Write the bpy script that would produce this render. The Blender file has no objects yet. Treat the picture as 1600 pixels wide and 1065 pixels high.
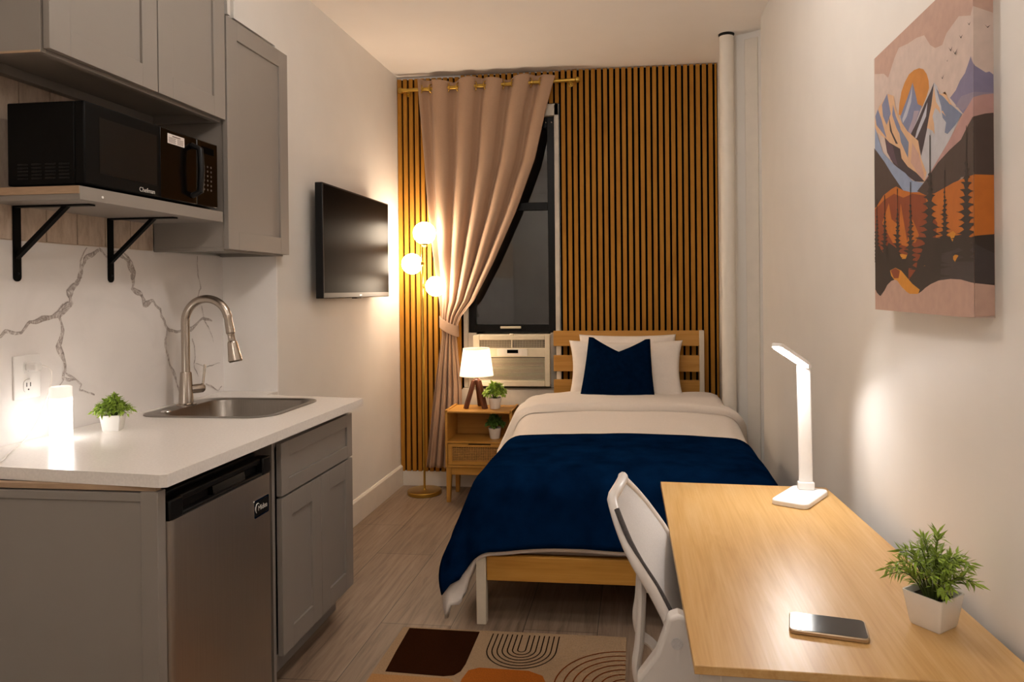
import bpy, bmesh, math, random
from mathutils import Vector, Matrix, noise
from mathutils.geometry import tessellate_polygon
R = math.radians
PI = math.pi
C = bpy.context.scene.collection
D = 4.878          # back wall
H = 2.888          # ceiling height

# ------------------------------------------------------------------ materials
def lin(c):
    if isinstance(c, str):
        c = c.lstrip('#'); c = tuple(int(c[i:i+2], 16)/255 for i in (0, 2, 4))
    return tuple(x/12.92 if x <= .04045 else ((x+.055)/1.055)**2.4 for x in c) + (1,)

def base(name):
    m = bpy.data.materials.new(name); m.use_nodes = True
    nt = m.node_tree; b = nt.nodes['Principled BSDF']
    return m, nt, b

def N(nt, t, **kw):
    n = nt.nodes.new(t)
    for k, v in kw.items():
        if k in n.inputs: n.inputs[k].default_value = v
        else: setattr(n, k, v)
    return n

def ramp(nt, fac, stops):
    r = nt.nodes.new('ShaderNodeValToRGB'); e = r.color_ramp.elements
    while len(e) < len(stops): e.new(.5)
    for i, (p, c) in enumerate(stops): e[i].position = p; e[i].color = lin(c) if not isinstance(c, float) else (c, c, c, 1)
    nt.links.new(fac, r.inputs[0]); return r

def coords(nt, scale=(1, 1, 1), rot=(0, 0, 0)):
    tc = nt.nodes.new('ShaderNodeTexCoord'); mp = nt.nodes.new('ShaderNodeMapping')
    mp.inputs['Scale'].default_value = scale; mp.inputs['Rotation'].default_value = rot
    nt.links.new(tc.outputs['Object'], mp.inputs[0]); return mp.outputs[0]

def mat(name, col, rough=.5, metal=0., var=.05, scale=25., bump=0., spec=None, coat=0., sheen=0., trans=0., stretch=(1, 1, 1), emit=None, es=0.):
    m, nt, b = base(name)
    if name.startswith('rug'): b.inputs['Specular IOR Level'].default_value = 0
    n = N(nt, 'ShaderNodeTexNoise', Scale=scale, Detail=4.)
    nt.links.new(coords(nt, stretch), n.inputs['Vector'])
    c = lin(col)
    lo = tuple(x*(1-var) for x in c[:3])+(1,); hi = tuple(min(1, x*(1+var)) for x in c[:3])+(1,)
    r = nt.nodes.new('ShaderNodeValToRGB'); e = r.color_ramp.elements
    e[0].position = .3; e[0].color = lo; e[1].position = .7; e[1].color = hi
    nt.links.new(n.outputs['Fac'], r.inputs[0]); nt.links.new(r.outputs[0], b.inputs['Base Color'])
    b.inputs['Roughness'].default_value = rough; b.inputs['Metallic'].default_value = metal
    if spec is not None: b.inputs['Specular IOR Level'].default_value = spec
    b.inputs['Coat Weight'].default_value = coat
    b.inputs['Sheen Weight'].default_value = sheen
    b.inputs['Transmission Weight'].default_value = trans
    if bump:
        bp_ = N(nt, 'ShaderNodeBump', Strength=bump, Distance=.004)
        nt.links.new(n.outputs['Fac'], bp_.inputs['Height']); nt.links.new(bp_.outputs[0], b.inputs['Normal'])
    if emit: b.inputs['Emission Color'].default_value = lin(emit); b.inputs['Emission Strength'].default_value = es
    return m

def wood(name, c1, c2, c3, along='y', rough=.45, fine=60., bump=.05, coat=0.):
    m, nt, b = base(name)
    s = {'x': (1.2, 14, 14), 'y': (14, 1.2, 14), 'z': (14, 14, 1.2)}[along]
    v = coords(nt, s)
    n = N(nt, 'ShaderNodeTexNoise', Scale=1.6, Detail=5., Roughness=.6, Distortion=1.2); nt.links.new(v, n.inputs['Vector'])
    f = {'x': (1.5, 60, 60), 'y': (60, 1.5, 60), 'z': (60, 60, 1.5)}[along]
    n2 = N(nt, 'ShaderNodeTexNoise', Scale=3., Detail=3.); nt.links.new(coords(nt, f), n2.inputs['Vector'])
    mx = N(nt, 'ShaderNodeMix'); mx.inputs[0].default_value = .35
    nt.links.new(n.outputs['Fac'], mx.inputs[2]); nt.links.new(n2.outputs['Fac'], mx.inputs[3])
    r = ramp(nt, mx.outputs[0], [(.3, c1), (.5, c2), (.72, c3)])
    nt.links.new(r.outputs[0], b.inputs['Base Color']); b.inputs['Roughness'].default_value = rough
    b.inputs['Coat Weight'].default_value = coat; b.inputs['Coat Roughness'].default_value = .25
    bb = N(nt, 'ShaderNodeBump', Strength=bump, Distance=.002); nt.links.new(n2.outputs['Fac'], bb.inputs['Height']); nt.links.new(bb.outputs[0], b.inputs['Normal'])
    return m

def glow(name, col, strength, rough=.4):
    m, nt, b = base(name)
    n = N(nt, 'ShaderNodeTexNoise', Scale=12.); nt.links.new(coords(nt), n.inputs['Vector'])
    r = ramp(nt, n.outputs['Fac'], [(0, '#FFFFFF'), (1, '#F6F2EA')]); nt.links.new(r.outputs[0], b.inputs['Base Color'])
    b.inputs['Emission Color'].default_value = lin(col); b.inputs['Emission Strength'].default_value = strength
    b.inputs['Roughness'].default_value = rough
    return m

M = {}
M['wall'] = mat('painted_wall', '#E4E0DA', .55, var=.015, scale=6, bump=.03)
M['ceiling'] = mat('painted_ceiling', '#F6F1EC', .8, var=.01, scale=5)
M['white_trim'] = mat('white_trim', '#E4DDD2', .4, var=.03, scale=14)
M['grimy_trim'] = mat('grimy_white_paint', '#C9C0B2', .45, var=.12, scale=9)
M['cab'] = mat('grey_cabinet_paint', '#8E8780', .42, var=.015, scale=8)
M['cab_in'] = mat('cabinet_underside', '#77706C', .6, var=.03)
M['ply'] = mat('raw_plywood_edge', '#B09478', .7, var=.1, stretch=(1, 1, 12))
M['black'] = mat('black_plastic', '#0A0A0B', .4, var=.1, spec=.3)
M['blackmat'] = mat('black_powder_coat', '#060606', .5, var=.1, spec=.12)
M['screen'] = mat('black_glass', '#050505', .28, var=.05, spec=.3)
M['screen'].node_tree.nodes['Principled BSDF'].inputs['IOR'].default_value = 1.09
M['mwglass'] = mat('microwave_glass', '#0A0908', .3, var=.05, spec=.3)
M['mwpanel'] = mat('microwave_gloss_panel', '#070504', .15, var=.05, spec=.25)
M['steel'] = mat('brushed_steel', '#B9B4AE', .3, 1., var=.06, scale=4, stretch=(60, 60, 1), bump=.02)
M['fridge_steel'] = mat('fridge_brushed_steel', '#B8B2AB', .42, 1., var=.05, scale=4, stretch=(1, 80, 1), bump=.015)
M['nickel'] = mat('brushed_nickel', '#B5AA9F', .26, 1., var=.05, scale=5, stretch=(1, 1, 40))
M['chrome'] = mat('chrome', '#D9D6D2', .12, 1., var=.02)
M['basin'] = mat('sink_steel', '#8C867F', .32, 1., var=.05, scale=4, stretch=(60, 60, 1))
M['brass'] = mat('brushed_brass', '#C3A04C', .28, 1., var=.06, scale=8)
M['white_pl'] = mat('white_plastic', '#EDEAE6', .4, var=.02, spec=.3)
M['white_mt'] = mat('white_powder_coat', '#E3DCD3', .4, var=.02)
M['cream_mt'] = mat('cream_painted_metal', '#D9CDB8', .42, var=.03)
M['ceramic'] = mat('white_ceramic', '#EFECE8', .25, var=.02)
M['soil'] = mat('potting_soil', '#2A2117', .9, var=.4, scale=120, bump=.4)
M['leaf'] = mat('green_leaf', '#90AC38', .45, var=.35, scale=60, sheen=.1)
M['leaf_dark'] = mat('dark_green_leaf', '#4E7028', .5, var=.35, scale=60)
M['stem'] = mat('plant_stem', '#4C5A22', .6, var=.2)
M['fabric_white'] = mat('white_cotton', '#E8DED4', .85, var=.02, scale=90, bump=.05, sheen=.2)
M['navy'] = mat('navy_fleece', '#041C3A', .95, var=.38, scale=9, bump=.12, spec=0.)
M['navy2'] = mat('navy_velvet', '#04162E', .9, var=.15, scale=40, bump=.1, spec=0.)
M['curtain'] = mat('taupe_curtain_cloth', '#AC8C72', .75, var=.03, scale=120, bump=.04, sheen=.12)
M['rattan'] = mat('woven_rattan', '#BE8F4E', .6, var=.2, scale=80)
M['rattan_dark'] = mat('rattan_backing', '#3B2410', .8, var=.2)
M['oak'] = wood('golden_oak', '#AC7628', '#BE8838', '#CA9648', 'y')
M['oak_x'] = wood('golden_oak_across', '#AE782A', '#C08A3A', '#CC984A', 'x')
M['oak_z'] = wood('golden_oak_upright', '#A87428', '#BA8637', '#C69447', 'z')
M['desk'] = wood('desk_oak_laminate', '#B88B4E', '#C99F64', '#D4B07C', 'y', rough=.36, bump=.03)
M['slat'] = wood('slat_oak', '#9A6519', '#AC7522', '#B9832D', 'z', rough=.7)
M['slat'].node_tree.nodes['Principled BSDF'].inputs['Specular IOR Level'].default_value = .3
M['felt'] = mat('black_felt', '#050404', .95, var=.3, scale=200, spec=0.)
M['walnut'] = wood('walnut', '#4A2413', '#5D3019', '#733E22', 'z', rough=.4)
M['beige_ac'] = mat('aged_white_plastic', '#D9CDB4', .45, var=.04)
M['ac_dark'] = mat('dark_ac_gap', '#3A342B', .7, var=.1)
M['sash'] = mat('dark_bronze_sash', '#0E0D0C', .4, var=.15, spec=.2)
M['mesh_gray'] = mat('light_grey_mesh', '#C9C6C4', .7, var=.08, scale=300)
M['chair_white'] = mat('white_nylon', '#DAD4CE', .4, var=.02)
M['dark_mesh'] = mat('dark_grey_trim', '#4A4646', .8, var=.3, scale=300)
M['rubber'] = mat('dark_rubber', '#1A1A1A', .7, var=.1)
M['cord'] = mat('white_cord', '#E8E2DA', .45, var=.02)
M['paper'] = mat('paper_sticker', '#D8CFC8', .7, var=.1, scale=120)
M['ink_grey'] = mat('printed_grey', '#6B5A55', .7, var=.1)
M['print_white'] = mat('printed_white', '#D8D5D0', .5, var=.02)
M['outlet_slot'] = mat('outlet_slot', '#38322E', .6, var=.05)
M['quartz'] = mat('white_quartz', '#EFEAE4', .24, var=.05, scale=140)

M['globe'] = glow('lit_opal_globe', '#FFE6C8', 24.)
M['led'] = glow('led_strip', '#FFFCFA', 95.)
M['night'] = glow('lit_frosted_tube', '#FFF8F4', 3.6)
M['fill_glow'] = glow('fill_globe_glow', '#FFF5EC', 23.)  # emission of the two unseen globes added for ambient fill

def brick_floor():
    m, nt, b = base('grey_oak_vinyl_planks')
    tc = nt.nodes.new('ShaderNodeTexCoord'); mp = nt.nodes.new('ShaderNodeMapping')
    mp.inputs['Rotation'].default_value = (0, 0, R(90)); nt.links.new(tc.outputs['Object'], mp.inputs[0])
    br = N(nt, 'ShaderNodeTexBrick'); br.offset = .37; br.inputs['Scale'].default_value = 1.
    br.inputs['Brick Width'].default_value = 1.2; br.inputs['Row Height'].default_value = .3
    br.inputs['Mortar Size'].default_value = .0016; br.inputs['Mortar Smooth'].default_value = .3
    br.inputs['Color1'].default_value = lin('#877563'); br.inputs['Color2'].default_value = lin('#95816F'); br.inputs['Mortar'].default_value = lin('#33291F')
    nt.links.new(mp.outputs[0], br.inputs['Vector'])
    n = N(nt, 'ShaderNodeTexNoise', Scale=2.2, Detail=6., Roughness=.65, Distortion=.8); nt.links.new(coords(nt, (16, 1.1, 1)), n.inputs['Vector'])
    r = ramp(nt, n.outputs['Fac'], [(.3, '#8A7C72'), (.48, '#D8D0C8'), (.7, '#FFFFFF')])
    mx = N(nt, 'ShaderNodeMix', data_type='RGBA', blend_type='MULTIPLY'); mx.inputs[0].default_value = .75
    nt.links.new(br.outputs['Color'], mx.inputs[6]); nt.links.new(r.outputs[0], mx.inputs[7])
    nt.links.new(mx.outputs[2], b.inputs['Base Color']); b.inputs['Roughness'].default_value = .48
    bb = N(nt, 'ShaderNodeBump', Strength=.25, Distance=.002); nt.links.new(n.outputs['Fac'], bb.inputs['Height']); nt.links.new(bb.outputs[0], b.inputs['Normal'])
    return m
M['floor'] = brick_floor()

def marble():
    m, nt, b = base('white_marble_slab')
    n = N(nt, 'ShaderNodeTexNoise', Scale=3.5, Detail=5., Distortion=.8); nt.links.new(coords(nt), n.inputs['Vector'])
    r = ramp(nt, n.outputs['Fac'], [(.25, '#DDD8D4'), (.5, '#E9E4E0'), (.75, '#EDE8E4')]); nt.links.new(r.outputs[0], b.inputs['Base Color'])
    b.inputs['Roughness'].default_value = .6; b.inputs['Specular IOR Level'].default_value = .1
    return m
M['marble'] = marble()
def vein_mat():
    m, nt, b = base('marble_vein')
    n = N(nt, 'ShaderNodeTexNoise', Scale=42., Detail=6., Roughness=.7, Distortion=1.5); nt.links.new(coords(nt), n.inputs['Vector'])
    r = ramp(nt, n.outputs['Fac'], [(.36, '#E2DCD8'), (.5, '#B9AFA9'), (.64, '#8C817B')]); nt.links.new(r.outputs[0], b.inputs['Base Color'])
    b.inputs['Roughness'].default_value = .4
    return m
M['veins'] = vein_mat()

def rustic_tile():
    m, nt, b = base('rustic_wall_tile')
    n = N(nt, 'ShaderNodeTexNoise', Scale=4., Detail=6., Roughness=.7); nt.links.new(coords(nt, (1, 6, 2)), n.inputs['Vector'])
    r = ramp(nt, n.outputs['Fac'], [(.3, '#A8927F'), (.5, '#C7B3A0'), (.7, '#D8C7B6')]); nt.links.new(r.outputs[0], b.inputs['Base Color'])
    b.inputs['Roughness'].default_value = .4
    return m
M['tile'] = rustic_tile()
M['grout'] = mat('tile_grout', '#D6C3AE', .8, var=.05)

def rug_mat(name, col, var=.12):
    return mat(name, col, .95, var=var, scale=180, bump=.5)
M['rug_base'] = rug_mat('rug_sand_pile', '#9C8266', .1)
M['rug_brown'] = rug_mat('rug_brown_pile', '#2C160A')
M['rug_orange'] = rug_mat('rug_orange_pile', '#9C5720')
M['rug_tan'] = rug_mat('rug_tan_pile', '#A57B50')
M['rug_line'] = rug_mat('rug_dark_line', '#201610')
M['rug_rust'] = rug_mat('rug_rust_line', '#6E3519')

def glass():
    m, nt, b = base('window_glass'); nt.nodes.remove(b)
    out = nt.nodes['Material Output']
    n = N(nt, 'ShaderNodeTexNoise', Scale=5.); nt.links.new(coords(nt), n.inputs['Vector'])
    bb = N(nt, 'ShaderNodeBump', Strength=.03, Distance=.002); nt.links.new(n.outputs['Fac'], bb.inputs['Height'])
    g = N(nt, 'ShaderNodeBsdfGlossy', Roughness=.03); g.inputs['Color'].default_value = (1, 1, 1, 1)
    nt.links.new(bb.outputs[0], g.inputs['Normal'])
    t = N(nt, 'ShaderNodeBsdfTransparent'); t.inputs['Color'].default_value = (.85, .87, .88, 1)
    f = N(nt, 'ShaderNodeFresnel', IOR=1.75); mx = N(nt, 'ShaderNodeMixShader')
    nt.links.new(f.outputs[0], mx.inputs[0]); nt.links.new(t.outputs[0], mx.inputs[1]); nt.links.new(g.outputs[0], mx.inputs[2])
    nt.links.new(mx.outputs[0], out.inputs[0]); return m
M['glass'] = glass()

def shade_mat():
    m, nt, b = base('lit_linen_shade'); out = nt.nodes['Material Output']
    n = N(nt, 'ShaderNodeTexNoise', Scale=90.); nt.links.new(coords(nt), n.inputs['Vector'])
    r = ramp(nt, n.outputs['Fac'], [(.3, '#F7E9D6'), (.7, '#FFF4E6')])
    d = N(nt, 'ShaderNodeBsdfDiffuse'); t = N(nt, 'ShaderNodeBsdfTranslucent')
    nt.links.new(r.outputs[0], d.inputs[0]); nt.links.new(r.outputs[0], t.inputs[0])
    mx = N(nt, 'ShaderNodeMixShader'); mx.inputs[0].default_value = .6
    nt.links.new(d.outputs[0], mx.inputs[1]); nt.links.new(t.outputs[0], mx.inputs[2])
    nt.nodes.remove(b); nt.links.new(mx.outputs[0], out.inputs[0]); return m
M['shade'] = shade_mat()

ART_COL = dict(paper='#CDB9AE', blush='#BE9C8C', sun='#C98438', slate='#7C82A0', mist='#B9BAC6', lilac='#A99AA8', violet='#7F7894', dusk='#8F8496',
    rose='#B48C86', frost='#BDBCC2', ink='#3F3338', peach='#D8AE88', steel='#76809A', rosy='#C79F90', plum='#5A4450', river='#8F9DB8', umber='#4A3A33',
    orange='#BD6A1E', rust='#8A401B', bark='#33271F', coal='#403634', amber='#CF8A26')
for k, v in ART_COL.items(): M['art_'+k] = mat('print_'+k, v, .7, var=.06, scale=40)

# ------------------------------------------------------------------ mesh builder
class G:
    def __init__(s): s.v = []; s.f = []; s.m = []
    def add(s, vs, fs, mi=0):
        o = len(s.v); s.v += [Vector(v) for v in vs]
        for f in fs: s.f.append([o+i for i in f]); s.m.append(mi)
        return s
    def box(s, x0, x1, y0, y1, z0, z1, mi=0):
        vs = [(x, y, z) for x in (x0, x1) for y in (y0, y1) for z in (z0, z1)]
        return s.add(vs, [(0, 1, 3, 2), (4, 6, 7, 5), (0, 4, 5, 1), (2, 3, 7, 6), (0, 2, 6, 4), (1, 5, 7, 3)], mi)
    def hexa(s, lo, hi, mi=0):      # two matching quads
        return s.add(list(lo)+list(hi), [(3, 2, 1, 0), (4, 5, 6, 7), (0, 1, 5, 4), (1, 2, 6, 5), (2, 3, 7, 6), (3, 0, 4, 7)], mi)
    def lathe(s, prof, c=(0, 0, 0), n=32, mi=0, cap=True, mtx=None):
        o = []; k = len(prof)
        for i in range(n):
            a = 2*PI*i/n
            for r, z in prof:
                p = Vector((r*math.cos(a), r*math.sin(a), z))
                if mtx: p = mtx @ p
                o.append(p+Vector(c))
        fs = [(i*k+j, ((i+1) % n)*k+j, ((i+1) % n)*k+j+1, i*k+j+1) for i in range(n) for j in range(k-1)]
        if cap:
            if prof[0][0] > 1e-5: fs.append(tuple(i*k for i in range(n))[::-1])
            if prof[-1][0] > 1e-5: fs.append(tuple(i*k+k-1 for i in range(n)))
        return s.add(o, fs, mi)
    def sphere(s, c, r, n=24, mi=0):
        h = n//2
        return s.lathe([(r*math.sin(PI*j/h), -r*math.cos(PI*j/h)) for j in range(h+1)], c, n, mi, cap=False)
    def tube(s, pts, rad, n=12, mi=0, cap=True, flat=None):
        pts = [Vector(p) for p in pts]; k = len(pts)
        rs = rad if isinstance(rad, (list, tuple)) else [rad]*k
        o = []; up = None
        for i, p in enumerate(pts):
            t = (pts[min(i+1, k-1)]-pts[max(i-1, 0)]).normalized()
            if up is None:
                up = Vector((0, 0, 1)) if abs(t.z) < .9 else Vector((0, 1, 0))
                up = (up-t*up.dot(t)).normalized()
            else: up = (up-t*up.dot(t)).normalized()
            sd = t.cross(up)
            for j in range(n):
                a = 2*PI*j/n
                fa, fb = flat if flat else (1, 1)
                o.append(p+(up*math.cos(a)*fa+sd*math.sin(a)*fb)*rs[i])
        fs = [(i*n+j, i*n+(j+1) % n, (i+1)*n+(j+1) % n, (i+1)*n+j) for i in range(k-1) for j in range(n)]
        if cap: fs += [tuple(range(n))[::-1], tuple((k-1)*n+j for j in range(n))]
        return s.add(o, fs, mi)
    def prism(s, poly, axis, a0, a1, mi=0):   # poly in the two other axes
        def P(q, a):
            return {'x': (a, q[0], q[1]), 'y': (q[0], a, q[1]), 'z': (q[0], q[1], a)}[axis]
        n = len(poly)
        vs = [P(q, a0) for q in poly]+[P(q, a1) for q in poly]
        return s.add(vs, [tuple(range(n))[::-1], tuple(range(n, 2*n))]+[(i, (i+1) % n, n+(i+1) % n, n+i) for i in range(n)], mi)
    def grid(s, rows, mi=0, closed=False):
        k = len(rows[0]); o = [p for r in rows for p in r]
        kk = k if closed else k-1
        return s.add(o, [(i*k+j, i*k+(j+1) % k, (i+1)*k+(j+1) % k, (i+1)*k+j) for i in range(len(rows)-1) for j in range(kk)], mi)
    def poly(s, pts3, mi=0):        # flat, possibly concave polygon
        tri = tessellate_polygon([[Vector(p) for p in pts3]])
        return s.add(pts3, [tuple(t) for t in tri], mi)
    def xf(s, m):
        s.v = [m @ v for v in s.v]; return s

def obj(name, g, mats, parent=None, bevel=0., smooth=35, seg=2, fixn=True):
    me = bpy.data.meshes.new(name)
    off = Vector(parent.get('_o', (0, 0, 0))) if parent else Vector((0, 0, 0))
    me.from_pydata([v-off for v in g.v], [], g.f); me.update()
    mats = mats if isinstance(mats, (list, tuple)) else [mats]
    for m in mats: me.materials.append(M[m] if isinstance(m, str) else m)
    me.polygons.foreach_set('material_index', g.m)
    if fixn:
        bm = bmesh.new(); bm.from_mesh(me); bmesh.ops.recalc_face_normals(bm, faces=bm.faces); bm.to_mesh(me); bm.free()
    if smooth:
        me.polygons.foreach_set('use_smooth', [True]*len(me.polygons)); me.set_sharp_from_angle(angle=R(smooth))
    o = bpy.data.objects.new(name, me); C.objects.link(o)
    if parent:
        o.parent = parent
        o['_o'] = tuple(off)
    if bevel:
        b = o.modifiers.new('bevel', 'BEVEL'); b.width = bevel; b.segments = seg; b.limit_method = 'ANGLE'; b.angle_limit = R(40)
    return o

def thing(name, label, cat, loc, group=None):
    o = bpy.data.objects.new(name, None); C.objects.link(o); o.location = loc; o.empty_display_size = .05
    o['_o'] = tuple(loc); o['label'] = label; o['category'] = cat
    if group: o['group'] = group
    return o
def tag(o, label, cat, group=None):
    o['label'] = label; o['category'] = cat
    if group: o['group'] = group
    return o
def struct(name, g, m, **k):
    o = obj(name, g, m, **k); o['kind'] = 'structure'; return o
def text(name, body, size, mtx, m, parent, depth=.0006):
    cu = bpy.data.curves.new(name, 'FONT'); cu.body = body; cu.size = size; cu.extrude = depth; cu.align_x = 'CENTER'; cu.align_y = 'CENTER'
    cu.materials.append(M[m]); o = bpy.data.objects.new(name, cu); C.objects.link(o); o.parent = parent
    bpy.context.view_layer.update()
    me = bpy.data.meshes.new_from_object(o.evaluated_get(bpy.context.evaluated_depsgraph_get())); bpy.data.objects.remove(o)
    off = Vector(parent['_o']); me.transform(Matrix.Translation(-off) @ mtx)
    if not me.materials: me.materials.append(M[m])
    o = bpy.data.objects.new(name, me); C.objects.link(o); o.parent = parent; o['_o'] = tuple(off); return o
FACE_X = Matrix(((0, 0, 1, 0), (1, 0, 0, 0), (0, 1, 0, 0), (0, 0, 0, 1)))   # text facing +X, reading along +Y
def nz(x, y, z=0., s=1.): return noise.noise(Vector((x*s, y*s, z*s)))
def sm(a, b, x):
    t = max(0, min(1, (x-a)/(b-a))); return t*t*(3-2*t)
def rrect(x0, x1, y0, y1, r, n=6):
    o = []
    for cx, cy, a0 in ((x1-r, y1-r, 0), (x0+r, y1-r, 90), (x0+r, y0+r, 180), (x1-r, y0+r, 270)):
        for i in range(n+1):
            a = R(a0+90*i/n); o.append((cx+r*math.cos(a), cy+r*math.sin(a)))
    return o
def interp(pts, t):     # pts sorted by first value
    for a, b in zip(pts, pts[1:]):
        if (a[0] <= t <= b[0]) or (a[0] >= t >= b[0]):
            f = (t-a[0])/(b[0]-a[0]) if b[0] != a[0] else 0
            return a[1]+(b[1]-a[1])*f
    return pts[0][1] if abs(t-pts[0][0]) < abs(t-pts[-1][0]) else pts[-1][1]
EXPO = 0.8
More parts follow.
